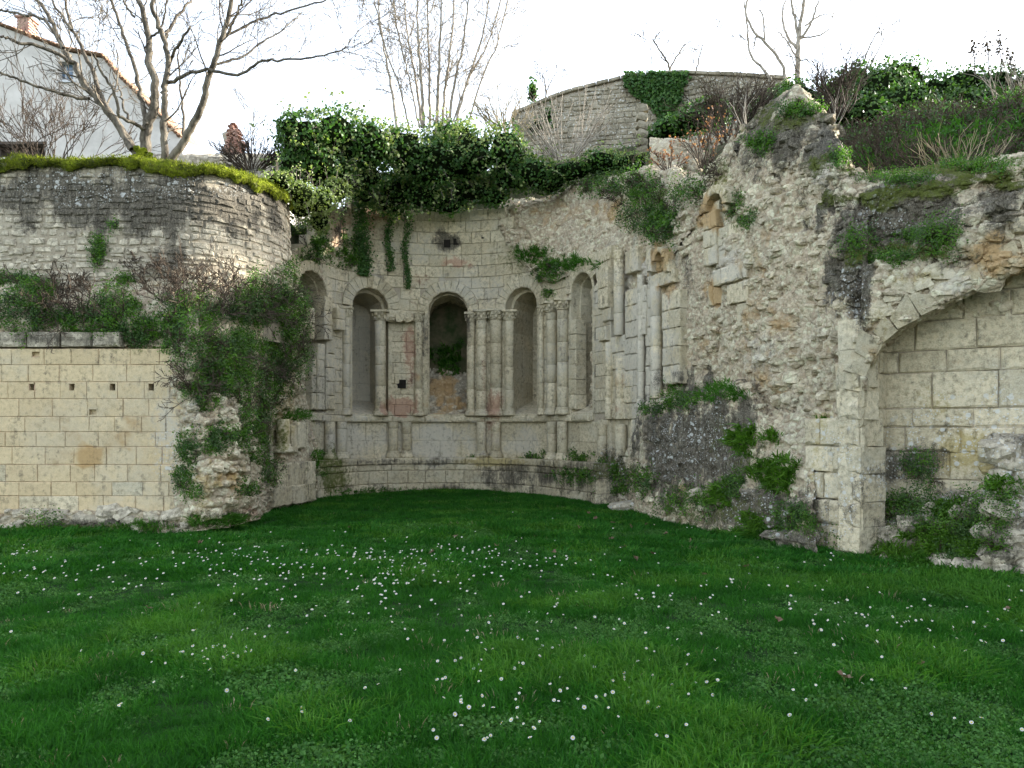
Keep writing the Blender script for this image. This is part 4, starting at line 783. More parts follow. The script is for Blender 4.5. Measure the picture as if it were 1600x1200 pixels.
def grow(p, d, L, r, depth, out, up=.15, wig=.16, kids=4, kr=.55, ang=.6, seg=None, flat=1., t0=.3, rmin=.003):
    m = seg or max(3, min(9, int(L / .12))); P = [np.array(p, float)]; d = np.array(d, float); d /= np.linalg.norm(d); dirs = [d]
    for k in range(m):
        d = d + rg.normal(0, wig, 3) * [1, flat, 1] + np.array([0, 0, up]) * (.4); d /= np.linalg.norm(d); P.append(P[-1] + d * L / m); dirs.append(d)
    rr = np.maximum(np.linspace(r, max(r * .35, rmin), m + 1), rmin); out.setdefault(depth, []).append((np.array(P), rr))
    if depth <= 0: return
    for k in range(kids):
        t = t0 + (1 - t0) * (k + rg.random()) / kids; i = min(int(t * m), m - 1); q = P[i] + (P[i + 1] - P[i]) * (t * m - i)
        a = rg.normal(0, 1, 3) * [1, flat, 1]; a -= np.dot(a, dirs[i]) * dirs[i]; a /= max(np.linalg.norm(a), 1e-6); g = ang * rg.uniform(.6, 1.3)
        grow(q, dirs[i] * math.cos(g) + a * math.sin(g), L * rg.uniform(.45, .75) * (1 - .35 * t), max(rmin, rr[i] * kr), depth - 1, out, up, wig * 1.1, kids, kr, ang, None, flat, .2, rmin)
def hits(cx, cy, rx, ry, n, shape=1.):
    a = rg.random(n) * 2 * math.pi; r = np.sqrt(rg.random(n)) * (1 + .25 * np.sin(3 * a + rg.random() * 6) + .15 * np.sin(7 * a + rg.random() * 6)); H = []
    for x, y in zip(cx + rx * r * np.cos(a), cy + ry * r * np.sin(a)):
        h = hit(x, y)
        if h: H.append(h)
    return (np.array([h[0] for h in H]), np.array([h[1] for h in H])) if H else (np.zeros((0, 3)), np.zeros((0, 3)))
def med(P): return np.median(P, 0)
def clump(kind, cx, cy, rx, ry, label, dens=1.):
    P, N = hits(cx, cy, rx, ry, int(60 + rx * ry * .12))
    if len(P) < 8: print('NO HIT', label); return
    m = med(P); ok = np.linalg.norm(P - m, axis=1) < 2.2; P, N = P[ok], N[ok]; D = m[1]; px = D / F; up = np.array([0, 0, 1.])
    nm, cat = dict(cushion=('herb_cushion', 'plant'), mix=('wild_shrub', 'shrub'), twig=('bare_bush', 'shrub'), grass=('grass_tuft', 'plant'), fern=('leafy_plant', 'plant'))[kind]
    loc = (float(m[0]), float(m[1]), float(P[:, 2].min())); th = thing(nm, label, cat, loc)
    ar = 3.14 * rx * ry
    if kind in ('cushion', 'mix'):
        s = max(.022, 3.0 * px) if kind == 'cushion' else max(.024, 3.2 * px); n = int(ar * (1.3 if kind == 'cushion' else .8) * dens); i = rg.integers(0, len(P), n)
        th_ = .10 if kind == 'cushion' else .22
        C = P[i] + N[i] * rg.uniform(-.02, th_, (n, 1)) + up * rg.uniform(-.02, th_ * .8, (n, 1)) + rg.normal(0, .035, (n, 3))
        dk_ = (fbm(C * 5, 3, 71) + rg.normal(0, .15, n)) > .02
        leafmesh('leaves', C[~dk_], N[i][~dk_] + up * .8, s, M['cushion'], th); leafmesh('dark_leaves', C[dk_], N[i][dk_] + up * .8, s, M['herbdark'], th)
    if kind in ('cushion',):
        n = int(ar * .10 * dens); i = rg.integers(0, len(P), n); blademesh('blades', P[i] + rg.normal(0, .03, (n, 3)), N[i] * .6 + up + rg.normal(0, .4, (n, 3)), .12, max(.006, 1.0 * px), M['grassy2'], th)
    if kind in ('grass', 'fern'):
        n = int(ar * (.6 if kind == 'grass' else .4) * dens); i = rg.integers(0, len(P), n)
        blademesh('blades', P[i] + rg.normal(0, .02, (n, 3)), N[i] * .7 + up * .8 + rg.normal(0, .45, (n, 3)), (.16 if kind == 'grass' else .15), max(.007, (1.1 if kind == 'grass' else 2.2) * px), M['grassy2'] if kind == 'grass' else M['cushion'], th, .8)
    if kind in ('twig', 'mix', 'cushion'):
        out = {}; ns = int(dict(twig=26, mix=11, cushion=5)[kind] * max(.5, ar / 4000) * dens); low = P[:, 2] < np.quantile(P[:, 2], .75); I = np.flatnonzero(low)
        h = ry * px
        for _ in range(ns):
            j = rg.choice(I); grow(P[j], N[j] * .7 + up * rg.uniform(.1, .9) + rg.normal(0, .5, 3), h * rg.uniform(.5, 1.15), max(.006, .6 * px), 2, out, .05, .22, 4, .7, .6, None, 1., .2, .42 * px)
        tubes('twigs', [q for v in out.values() for q in v], M['twig'], th, 3)
CL = [
 ('mix', 30, 492, 52, 34, 'sprawling green shrub at the far left end of the ledge above the ashlar wall'),
 ('twig', 100, 465, 62, 45, 'rounded brown bush with bare stems on the ledge below the terrace wall, far left'),
 ('cushion', 110, 500, 60, 14, 'bright green herb mat directly under the rounded brown bush'),
 ('cushion', 20, 438, 45, 9, 'thin green strip of herbs at the far left foot of the terrace wall'),
 ('mix', 180, 490, 36, 38, 'half bare shrub hanging over the ashlar wall right of the rounded brown bush'),
 ('cushion', 235, 522, 62, 24, 'large bright green herb mat hanging over the top of the ashlar wall'),
 ('twig', 235, 425, 48, 26, 'fan of bare stems against the middle of the terrace wall foot'),
 ('cushion', 198, 440, 13, 8, 'small dark green herb clump at the foot of the terrace wall'),
 ('cushion', 208, 483, 16, 10, 'small herb tuft beside the pale bare patch on the ledge'),
 ('twig', 330, 455, 70, 50, 'big dense brown bush at the right end of the ledge'),
 ('mix', 300, 505, 46, 40, 'green and brown shrub below the big dense brown bush'),
 ('mix', 410, 475, 55, 34, 'shrub at the corner where the terrace wall bends back to the apse'),
 ('cushion', 405, 490, 46, 20, 'green herb mat low on the corner shrub beside the apse'),
 ('mix', 455, 470, 28, 50, 'upright shrub against the left edge of the apse'),
 ('mix', 350, 565, 62, 40, 'tangled shrub on the top of the rubble pier'),
 ('cushion', 350, 590, 50, 26, 'green herb mat in the middle of the rubble pier top'),
 ('twig', 300, 590, 26, 40, 'dry brown twigs hanging on the left side of the rubble pier'),
 ('mix', 455, 550, 30, 46, 'dark shrub over the broken wall beside the left apse columns'),
 ('cushion', 340, 690, 26, 22, 'green cushion on the face of the rubble pier, left one of two'),
 ('cushion', 372, 682, 12, 10, 'small green cushion on the face of the rubble pier'),
 ('cushion', 296, 700, 16, 26, 'green herb clump in the crack left of the rubble pier'),
 ('cushion', 398, 690, 18, 44, 'tall green herb strip in the shaded cleft right of the rubble pier'),
 ('cushion', 385, 765, 18, 10, 'green cushion low on the rubble pier near the lawn'),
 ('cushion', 290, 752, 14, 26, 'green clump at the lower left edge of the rubble pier'),
 ('cushion', 308, 772, 11, 8, 'tiny green clump low on the rubble pier'),
 ('grass', 460, 648, 24, 8, 'grassy tuft on top of the little broken column'),
 ('grass', 500, 722, 12, 20, 'grass hanging down the left end of the apse plinth'),
 ('mix', 420, 742, 14, 22, 'dark weeds in the corner at the foot of the left pier'),
 ('cushion', 154, 392, 13, 26, 'hanging bright green plant in the middle of the terrace wall'),
 ('cushion', 178, 356, 8, 7, 'small round green plant high on the terrace wall'),
 ('cushion', 494, 385, 24, 34, 'bright green climbers at the edge of the left apse arch'),
 ('cushion', 545, 400, 22, 22, 'green herbs between the hanging ivy and the left arch'),
 ('mix', 470, 345, 18, 30, 'weeds on the broken end of the terrace wall'),
 ('grass', 830, 398, 26, 13, 'grassy tuft at the left end of the sloping ledge above the right window'),
 ('cushion', 858, 425, 22, 18, 'green herbs in the dip of the sloping ledge above the right window'),
 ('grass', 895, 412, 42, 12, 'grass strip along the sloping ledge above the right window'),
 ('cushion', 858, 460, 11, 6, 'small green cushion just above the paired capitals on the right'),
 ('mix', 1020, 340, 42, 42, 'scrubby green growth on the broken vault above the side wall'),
 ('cushion', 1035, 350, 26, 26, 'green herb patch in the middle of the broken vault'),
 ('cushion', 995, 306, 14, 7, 'mossy cushion below the brown brush on the vault'),
 ('mix', 970, 290, 60, 24, 'brown brush along the top of the broken vault'),
 ('mix', 1080, 305, 26, 20, 'small shrub between the two ruined arch heads'),
 ('cushion', 1148, 320, 14, 20, 'green climber right of the tall ruined arch head'),
 ('cushion', 1168, 345, 14, 12, 'green cushion on the rubble right of the tall ruined arch head'),
 ('twig', 1110, 268, 36, 22, 'brown brush on the shoulder below the russet shrub'),
 ('grass', 1130, 615, 34, 14, 'grass on the right end of the ledge above the black stained wall'),
 ('cushion', 1068, 628, 34, 13, 'green herbs in the middle of the ledge above the black stained wall'),
 ('cushion', 1020, 640, 22, 8, 'low green herbs at the left end of the ledge above the black stained wall'),
 ('cushion', 1054, 602, 10, 14, 'little pointed herb clump standing above the middle of the ledge'),
 ('fern', 1160, 690, 22, 24, 'leafy weeds at the right edge of the black stained wall'),
 ('fern', 1206, 684, 12, 8, 'small rosette plant on the bare rubble right of the black stained wall'),
 ('fern', 1212, 742, 36, 26, 'big leafy weed patch left of the quoin pillar'),
 ('fern', 1125, 775, 18, 20, 'leafy plant in the notch near the pale bare stone'),
 ('cushion', 1240, 815, 40, 24, 'green weeds at the foot of the wall left of the quoin pillar'),
 ('mix', 1005, 758, 22, 22, 'weeds at the left foot of the black stained wall'),
 ('cushion', 955, 750, 24, 30, 'green weed clump where the apse plinth meets the side wall'),
 ('cushion', 885, 718, 40, 12, 'weeds along the right end of the apse plinth ledge'),
 ('cushion', 832, 718, 14, 7, 'small weed cushion in the middle of the apse plinth ledge'),
 ('fern', 1286, 660, 9, 8, 'tiny plant in a joint above the quoin pillar'),
 ('mix', 1470, 380, 32, 26, 'dark shrub on the sloping ledge over the large arch'),
 ('cushion', 1385, 405, 50, 8, 'moss and herbs along the left of the sloping ledge over the large arch'),
 ('cushion', 1440, 370, 40, 9, 'moss and herbs along the right of the sloping ledge over the large arch'),
 ('fern', 1450, 850, 50, 22, 'leafy weeds across the middle of the debris mound'),
 ('mix', 1420, 800, 44, 26, 'straggly weeds at the top of the debris mound'),
 ('fern', 1395, 870, 36, 16, 'leafy weeds at the left foot of the debris mound'),
 ('mix', 1540, 820, 40, 40, 'weeds between the debris mound and the masonry stump'),
 ('fern', 1570, 765, 24, 16, 'plants on the shoulder of the masonry stump'),
 ('mix', 1440, 735, 26, 20, 'dark withered creeper on the recessed block wall'),
 ('fern', 1530, 855, 26, 14, 'leafy plant low in front of the masonry stump'),
 ('grass', 697, 562, 26, 24, 'mossy green bank seen through the middle window'),
 ('cushion', 1410, 283, 62, 7, 'moss and herbs along the left of the right wall top'),
 ('cushion', 1530, 262, 62, 9, 'moss and herbs along the right of the right wall top'),
 ('fern', 1480, 800, 40, 16, 'leafy weeds near the top of the debris mound, centre'),
 ('cushion', 1500, 870, 30, 14, 'dark green weeds at the front of the debris mound'),
 ('fern', 1180, 820, 24, 14, 'weeds at the wall foot left of the quoin pillar weeds'),
 ('grass', 1400, 880, 60, 7, 'long grass at the left foot of the debris mound'),
 ('grass', 1150, 838, 70, 7, 'long grass along the foot of the black stained wall'),
 ('mix', 1300, 850, 26, 14, 'weeds at the foot of the quoin pillar'),
 ('cushion', 375, 545, 40, 24, 'green herb mat high on the rubble pier below the corner shrub'),
 ('cushion', 320, 615, 30, 22, 'green herbs on the left shoulder of the rubble pier'),
 ('mix', 395, 640, 26, 50, 'dark ferny growth down the shaded cleft of the rubble pier'),
 ('mix', 425, 590, 26, 40, 'overhanging weeds above the little broken column'),
 ('cushion', 60, 455, 30, 12, 'green herbs between the left shrubs and the terrace wall'),
 ('cushion', 150, 520, 40, 10, 'trailing green herbs over the dark cornice'),
 ('grass', 60, 832, 60, 5, 'long grass along the left foot of the ashlar wall'),
 ('mix', 70, 826, 30, 6, 'weeds in the hollow at the left foot of the ashlar wall'),
 ('grass', 620, 770, 130, 4, 'grass along the foot of the apse plinth'),
 ('fern', 740, 718, 10, 6, 'tiny herb on the apse plinth ledge below the middle columns'),
 ('cushion', 1250, 175, 34, 12, 'mossy herbs on the blunt top of the jagged peak'),
 ('twig', 1245, 165, 26, 12, 'thin dry stems standing on the jagged peak'),
 ('cushion', 1310, 250, 16, 14, 'small herbs on the right shoulder of the jagged peak'),
 ('cushion', 1190, 225, 26, 16, 'moss and herbs on the left shoulder of the jagged peak'),
 ('mix', 1345, 385, 26, 16, 'dark weeds at the left end of the sloping ledge over the large arch'),
 ('cushion', 900, 745, 34, 12, 'weeds on the dark plinth stones near its right end'),
 ('mix', 1075, 790, 40, 18, 'low weeds at the foot of the middle of the black stained wall'),
 ('cushion', 1150, 760, 16, 22, 'green strip beside the pale bare stone in the notch'),
 ('mix', 1490, 835, 46, 24, 'brown and green tangle over the middle of the debris mound'),
 ('twig', 980, 300, 50, 22, 'bare brown brush on the left of the broken vault'),
 ('grass', 350, 815, 60, 7, 'long grass along the foot of the rubble pier'),
 ('grass', 215, 826, 50, 6, 'long grass along the right foot of the ashlar wall'),
]
for a in CL: clump(*a)
# ivy: lumps of leaves round a near-black core standing for the shade inside
def blobs_ivy(name, label, cat, bl, dens=200, size=.08, mats=('ivy', 'ivy_lit'), rough=.5, group=None, core='darkfill'):
    c0 = W(bl[0][0], bl[0][1], bl[0][2]); th = thing(name, label, cat, (float(c0[0]), float(c0[1]), float(c0[2] - bl[0][5])), group)
    Cs = np.array([W(b[0], b[1], b[2]) for b in bl]); Rs = np.array([b[3:6] for b in bl]); J = Joiner(); L, N = [], []
    ico_u = np.linspace(0, 2 * math.pi, 18, endpoint=False); ico_v = np.linspace(-.98, .98, 10)
    for c, r in zip(Cs, Rs):
        n = int(1.4 * dens * 4 * 3.14 * ((r[0] * r[1] + r[0] * r[2] + r[1] * r[2]) / 3)); q = unit(rg.normal(0, 1, (n, 3)))
        b = 1 + rough * fbm((c + q * r) * 2.6, 3, 8) + .18 * fbm((c + q * r) * 8, 2, 9)
        P = c + q * r * b[:, None] * rg.uniform(.82, 1.03, (n, 1)); L.append(P); N.append(q / r)
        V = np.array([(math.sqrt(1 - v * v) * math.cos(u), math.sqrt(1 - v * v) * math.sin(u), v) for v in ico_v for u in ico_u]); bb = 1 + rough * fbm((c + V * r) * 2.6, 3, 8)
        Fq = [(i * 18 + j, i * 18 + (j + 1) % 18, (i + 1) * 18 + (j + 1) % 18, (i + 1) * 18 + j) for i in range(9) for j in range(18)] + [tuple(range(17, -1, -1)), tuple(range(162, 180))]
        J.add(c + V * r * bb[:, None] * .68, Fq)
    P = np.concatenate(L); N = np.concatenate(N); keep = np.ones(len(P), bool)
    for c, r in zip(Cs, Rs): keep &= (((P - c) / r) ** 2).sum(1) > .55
    P, N = P[keep], N[keep]; J.build('inner_shade_core', M[core], th)
    top = rg.random(len(P)) < np.clip(.1 + .5 * unit(N)[:, 2] + 1.6 * fbm(P * 2.6, 3, 19) + .25 * unit(N)[:, 0], .03, .9)  # second leaf colour on tops and right sides paints in the sunlight
    if core == 'darkfill' and size < .09:                        # loose shoots standing out of the mass
        ii = rg.integers(0, len(P), int(len(P) * .02)); sh = [(np.array([P[k], P[k] + N[k] / np.linalg.norm(N[k]) * .15 + [0, 0, .05], P[k] + N[k] / np.linalg.norm(N[k]) * .26 + rg.normal(0, .05, 3)]), np.array([.007, .006, .005])) for k in ii]; tubes('shoots', sh, M['barkdark'], th, 3)
        E2 = np.concatenate([q[0][1:] for q in sh]); E2 = np.repeat(E2, 3, 0) + rg.normal(0, .04, (len(E2) * 3, 3)); leafmesh('shoot_leaves', E2, np.tile([.2, -1, .6], (len(E2), 1)), size, M[mats[1]], th)
    leafmesh('leaves', P[~top], N[~top], size, M[mats[0]], th); leafmesh('lit_tone_leaves', P[top], N[top] + [0, 0, .5], size * .9, M[mats[1]], th)
    return th
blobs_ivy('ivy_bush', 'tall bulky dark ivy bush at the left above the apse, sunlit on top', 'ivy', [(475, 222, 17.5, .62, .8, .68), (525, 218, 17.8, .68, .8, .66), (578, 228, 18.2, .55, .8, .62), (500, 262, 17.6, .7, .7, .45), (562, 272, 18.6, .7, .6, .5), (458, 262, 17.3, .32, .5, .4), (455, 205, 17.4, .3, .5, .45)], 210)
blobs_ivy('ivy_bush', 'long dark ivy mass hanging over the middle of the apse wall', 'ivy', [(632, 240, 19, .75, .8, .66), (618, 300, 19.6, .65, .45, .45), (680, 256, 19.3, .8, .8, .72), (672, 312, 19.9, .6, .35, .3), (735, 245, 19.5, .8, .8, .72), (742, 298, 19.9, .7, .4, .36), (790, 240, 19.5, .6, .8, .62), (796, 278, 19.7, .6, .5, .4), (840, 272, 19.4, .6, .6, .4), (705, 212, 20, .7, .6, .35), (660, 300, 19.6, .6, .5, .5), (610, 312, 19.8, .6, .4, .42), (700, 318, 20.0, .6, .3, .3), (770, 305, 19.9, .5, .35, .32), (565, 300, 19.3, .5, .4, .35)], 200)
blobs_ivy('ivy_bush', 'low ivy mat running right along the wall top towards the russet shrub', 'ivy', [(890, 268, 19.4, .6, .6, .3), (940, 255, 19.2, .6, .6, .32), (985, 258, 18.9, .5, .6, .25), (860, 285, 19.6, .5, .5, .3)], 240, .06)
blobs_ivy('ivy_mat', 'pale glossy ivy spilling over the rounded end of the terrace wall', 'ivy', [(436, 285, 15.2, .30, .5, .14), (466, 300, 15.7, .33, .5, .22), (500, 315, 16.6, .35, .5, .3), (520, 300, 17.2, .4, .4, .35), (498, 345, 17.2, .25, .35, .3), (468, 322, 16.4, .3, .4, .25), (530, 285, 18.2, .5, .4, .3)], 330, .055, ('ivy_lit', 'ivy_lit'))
def strand(x, y0, y1, w, label, dn=1.):
    th = thing('hanging_ivy', label, 'ivy', tuple(map(float, am(np.array([AP.u_px(x)]), AP.z_px(x, y1), np.array([.12]))[0])))
    n = int((y1 - y0) * w * .16 * dn); t = rg.random(n) ** .9; u = AP.u_px(x) + rg.normal(0, 1, n) * w * .27 / 62 * (1.15 - .5 * t) + .05 * np.sin(t * 9); z0, z1 = AP.z_px(x, y0), AP.z_px(x, y1)
    leafmesh('leaves', am(u, z0 + (z1 - z0) * t, rg.uniform(.05, .05 + .2 * (1 - .6 * t))), np.stack([0 * t, -1 + 0 * t, .5 + 0 * t], -1), .055, M['ivy'], th)
    k = np.linspace(0, 1, 14); st = [(am(AP.u_px(x) + dx + .03 * np.sin(k * 7 + dx * 40), z0 + (z1 - z0) * k * .92, .06 + 0 * k), np.full(14, .009)) for dx in (-.04, .03)]
    tubes('stems', st, M['barkdark'], th, 4)
strand(564, 280, 432, 34, 'broadest of three ivy strands hanging down the apse wall', 3.2); strand(606, 315, 425, 17, 'middle ivy strand hanging down the apse wall', 2.6); strand(634, 325, 452, 13, 'thin rightmost ivy strand hanging down the apse wall', 2.8); strand(532, 300, 372, 16, 'short ivy tail beside the left apse arch', .5)
# hedge and scrub on the hill at the right
hb = [('dark ivy hedge on the hill directly right of the stone wall', [(1205, 182, 22, .9, .9, .6), (1250, 172, 22, 1., .9, .8), (1300, 185, 21.5, 1., .9, .8), (1335, 160, 23, .9, .9, .9), (1225, 150, 24, .6, .8, .35)]),
 ('tall rounded evergreen rising highest in the hilltop hedge', [(1330, 140, 24, .8, 1, .75), (1402, 128, 24, .85, 1, .75), (1370, 150, 23, .95, 1, .9), (1350, 190, 21, .9, 1, .55), (1405, 175, 22, 1., 1, .8), (1430, 195, 21, .9, 1, .5)]),
 ('dark evergreen hedge between the rounded evergreen and the dead flower heads', [(1450, 158, 24, .9, 1, .8), (1500, 140, 24, .8, 1, .65), (1490, 180, 22, 1.1, 1, .75), (1550, 142, 24, .9, 1, .7), (1540, 178, 22, .9, 1, .6)]),
 ('dark evergreen hedge at the far right end of the hilltop', [(1605, 150, 23.5, 1.1, 1, .85), (1560, 178, 23, .9, 1, .6), (1680, 140, 24, 1.3, 1.2, 1.2), (1780, 130, 24, 1.4, 1.2, 1.4)])]
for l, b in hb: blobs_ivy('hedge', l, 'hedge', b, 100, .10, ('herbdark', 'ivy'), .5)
def bush(px, py, D, w, h, n, label, mat='twig', name='bare_shrub', cat='shrub', depth=2, rm=None, leaf=None, up=.12, spread=.5, kids=4, group=None, wig=.12, lean=0.):
    """a shrub of bare stems from (px, py at its foot), w and h in photograph pixels at distance D"""
    s = D / F; b = W(px, py, D); out = {}
    for _ in range(n):
        x = rg.uniform(-1, 1); grow(b + np.array([x * w * .18 * s, rg.normal(0, .12 * w * s), -.05]), (x * w / h * spread + rg.normal(0, .12) + lean, rg.normal(0, .3), 1), h * s * rg.uniform(.6, 1.05), max(.008, .9 * s), depth, out, up, wig, kids, .62, .45, None, 1., .25, rm or .38 * s)
    th = thing(name, label, cat, tuple(map(float, b)), group); mx = max(out)
    tubes('stems', out[mx], M[mat], th, 4); tubes('twigs', [q for k, v in out.items() if k < mx for q in v], M[mat], th, 3)
    if leaf:
        P = np.concatenate([q[0][1:] for k, v in out.items() if k < 2 for q in v]); P = P[rg.random(len(P)) < leaf[2]]
        leafmesh('leaves', P, np.tile([0, -1, .3], (len(P), 1)), leaf[1], M[leaf[0]], th)
    return th
bush(1150, 212, 19.5, 130, 80, 60, 'dense domed brown bush in front of the stone wall on the hill', depth=2, spread=.6)
bush(1310, 175, 20, 90, 75, 34, 'brown bare bush behind the jagged peak of the ruin', depth=2)
bush(1100, 258, 15.3, 60, 72, 16, 'russet leaved shrub on the shoulder of the ruin', 'twig', leaf=('redleaf', .05, .35), name='russet_shrub', spread=.35, kids=3)
bush(1045, 262, 16.5, 60, 34, 10, 'low russet leaved shrub left of the taller russet one', 'twig', leaf=('redleaf', .05, .45), name='russet_shrub', kids=3)
bush(1535, 318, 10.3, 60, 50, 14, 'trailing russet shrub on the dark ledge over the large arch', 'twig', leaf=('redleaf', .035, .5), name='russet_shrub', kids=3)
bush(1500, 262, 11.5, 200, 60, 30, 'row of dry pale stalks along the top of the right wall', 'straw', 'dry_stalks', 'plant', depth=1, spread=.3, kids=2)
bush(1360, 288, 12, 70, 36, 14, 'pale dry brush right of the jagged peak', 'straw', 'dry_stalks', 'plant', depth=1, kids=3)
bush(1168, 215, 14.0, 20, 84, 4, 'few tall pale stalks left of the jagged peak', 'palebark', 'dry_stalks', 'plant', depth=1, spread=.2, kids=2)
bush(880, 245, 19.3, 130, 105, 30, 'pale fan shaped shrub of straight whips above the apse', 'palebark', 'pale_shrub', depth=1, spread=.75, kids=3, up=.05, wig=.05)
bush(905, 245, 19.3, 8, 205, 1, 'single tall thin whip rising above the pale fan shaped shrub', 'palebark', 'tall_whip', 'sapling', depth=1, spread=.2, kids=4, wig=.03)
bush(790, 200, 21, 120, 60, 36, 'yellowish brush on the wall top between ivy and pale shrub', 'straw', 'dry_brush', 'shrub', depth=1, spread=.6)
bush(700, 195, 21, 90, 30, 14, 'short pale brush at the foot of the multi stemmed sapling', 'straw', 'dry_brush', 'shrub', depth=1, spread=.6)
bush(395, 262, 17.5, 90, 45, 40, 'reddish brown bramble behind the right end of the mossy wall', depth=2, spread=.8)
bush(80, 250, 16.5, 220, 110, 34, 'thicket of thin pale twigs in front of the house', 'twig', 'thin_thicket', depth=2, spread=.8, wig=.16)
bush(395, 250, 18, 14, 90, 2, 'thin bare sapling right of the brick stump', 'bark', 'thin_sapling', 'sapling', depth=2, spread=.4)
bush(1480, 275, 15, 260, 70, 60, 'tangle of brown brambles on the slope below the hedge', depth=2, spread=1., wig=.2)
bush(1380, 262, 17, 160, 60, 40, 'grey brambles on the slope right of the jagged peak', depth=2, spread=1., wig=.2)
bush(1590, 180, 19, 90, 90, 18, 'pale leaning stems in front of the hedge at the far right', 'palebark', 'leaning_stems', depth=1, spread=.6, lean=-.3)
bush(1300, 215, 18, 30, 60, 5, 'two thin bare stems standing before the hedge', 'palebark', 'thin_sapling', 'sapling', depth=1)
# trees
def tree(label, limbs, D, mat='bark', twn=5, tl=1.0, name='bare_tree', depth=2, foot=None, rm=.38, dj=.5, kids=3):
    """limbs: lists of photograph points with a start and end width in pixels; each leaves the trunk group at its own depth"""
    s = D / F; b = W(*foot, D); th = thing(name, label, 'tree', tuple(map(float, b))); out = {}; first = True
    for P, w0, w1, dd in limbs:
        m = len(P); t = np.linspace(0, 1, m); Q = np.array([W(x, y, D + dd * k) for (x, y), k in zip(P, t)]); Q = catmull(Q, m * 5) if m > 2 else Q
        k = np.linspace(0, 1, len(Q)); r = (w0 + (w1 - w0) * k) * s * .5; Q = Q + rg.normal(0, .012, Q.shape)
        tubes('trunk' if w0 > 9 else 'limb', [(Q, r)], M[mat], th, 9)
        L = np.linalg.norm(np.diff(Q, axis=0), axis=1).sum()
        for _ in range(int(twn * L)):
            i = int(len(Q) * (1 - rg.random() ** 1.6 * .75)) - 1; d = unit(Q[min(i + 1, len(Q) - 1)] - Q[max(i - 1, 0)]); a = rg.normal(0, 1, 3); a -= d * np.dot(a, d); a = unit(a)
            grow(Q[i], d * .7 + a * .75 + [0, 0, .1], tl * rg.uniform(.4, 1.1), max(r[i] * .35, .7 * s * .5), depth, out, .12, .16, kids, .6, .55, None, 1., .2, rm * s)
    tubes('twigs', [q for v in out.values() for q in v], M[mat], th, 3); return th
z = lambda *a: [(x / 2.963, y / 2.963) for x, y in a]
tree('large bare multi stemmed tree behind the mossy terrace wall, moss at its foot', [
 (z((655, 790), (640, 730), (560, 600), (480, 490), (400, 400), (340, 290), (290, 220), (230, 80), (150, -30)), 15, 5, .8), (z((610, 700), (540, 560), (470, 450), (430, 330), (370, 200), (330, 120), (300, -30)), 9, 4, 1.2),
 (z((690, 800), (675, 720), (680, 600), (715, 500), (720, 400), (690, 280), (690, 180), (640, 0), (620, -40)), 19, 6, .3), (z((780, 800), (765, 740), (760, 620), (765, 480), (760, 400), (780, 300), (760, 180), (720, 80), (705, -30)), 12, 6, -.3),
 (z((775, 800), (790, 745), (860, 640), (930, 510), (960, 380), (1000, 260), (1050, 100), (1075, -30)), 14, 6, -.6), (z((670, 600), (620, 570), (560, 540), (530, 430), (470, 330), (430, 250)), 6, 3, -.8), (z((680, 580), (650, 440), (620, 300), (560, 130), (500, -30)), 8, 4, .6),
 (z((770, 395), (850, 350), (940, 325), (1090, 345), (1200, 290), (1310, 275), (1450, 265), (1600, 225)), 6, 2, -1.5), (z((410, 460), (300, 440), (200, 410), (90, 370), (0, 335), (-80, 310)), 5, 2.5, -1), (z((340, 290), (200, 220), (80, 195), (0, 165), (-60, 150)), 6, 3, -1),
 (z((850, 650), (850, 560), (840, 440), (825, 280), (830, 190)), 5, 2, .6), (z((1000, 300), (1120, 260), (1240, 180), (1340, 110), (1400, 60)), 4, 1.5, 1), (z((1060, 160), (1180, 100), (1300, 60), (1480, 10), (1560, -20)), 4, 2, .6), (z((780, 290), (820, 220), (880, 120)), 6, 3, -.5),
 (z((290, 220), (200, 90), (60, 60), (0, 45), (-60, 20)), 5, 2.5, .5), (z((760, 180), (800, 110), (850, 40), (900, -20)), 6, 3, .6), (z((690, 180), (740, 130), (770, 50), (780, -30)), 4, 2, 0), (z((330, 140), (300, 90), (250, 20), (230, -30)), 5, 3, .3), (z((600, 560), (570, 480), (555, 420), (520, 340)), 4, 2, .8), (z((1050, 170), (1090, 80), (1130, -20)), 5, 3, -.3), (z((620, 80), (580, 20), (560, -20)), 4, 2, 0)],
 14.6, 'bark', 3.0, 1.25, foot=(240, 262), kids=4)
J = Joiner()
for _ in range(26):
    q = W(224 + rg.normal(0, 7), 250 + rg.normal(0, 10), 14.45); J.add(*lump(rg.uniform(.06, .16, 3), q, np.array([0, -1., 0]), .15))
blm = tag(J.build('moss', M['moss'], None, loc=tuple(map(float, W(224, 262, 14.5)))), 'yellow green moss round the foot of the large bare tree', 'moss', kind='stuff')
tree('slender multi stemmed bare sapling rising behind the ivy in the middle', [(((x0, 200), (x0 + (x1 - x0) * .3, 130), (x0 + (x1 - x0) * .7, 60), (x1, -30)), w, 2, rg.normal(0, 1.)) for x0, x1, w in ((620, 588, 5), (660, 628, 5), (662, 650, 6), (672, 668, 5), (682, 690, 6), (690, 712, 5), (700, 735, 5), (640, 580, 3), (712, 770, 4), (705, 790, 3), (730, 800, 3), (655, 610, 3))], 22, 'palebark', 5.5, 1.1, 'bare_sapling', foot=(670, 200), depth=2)
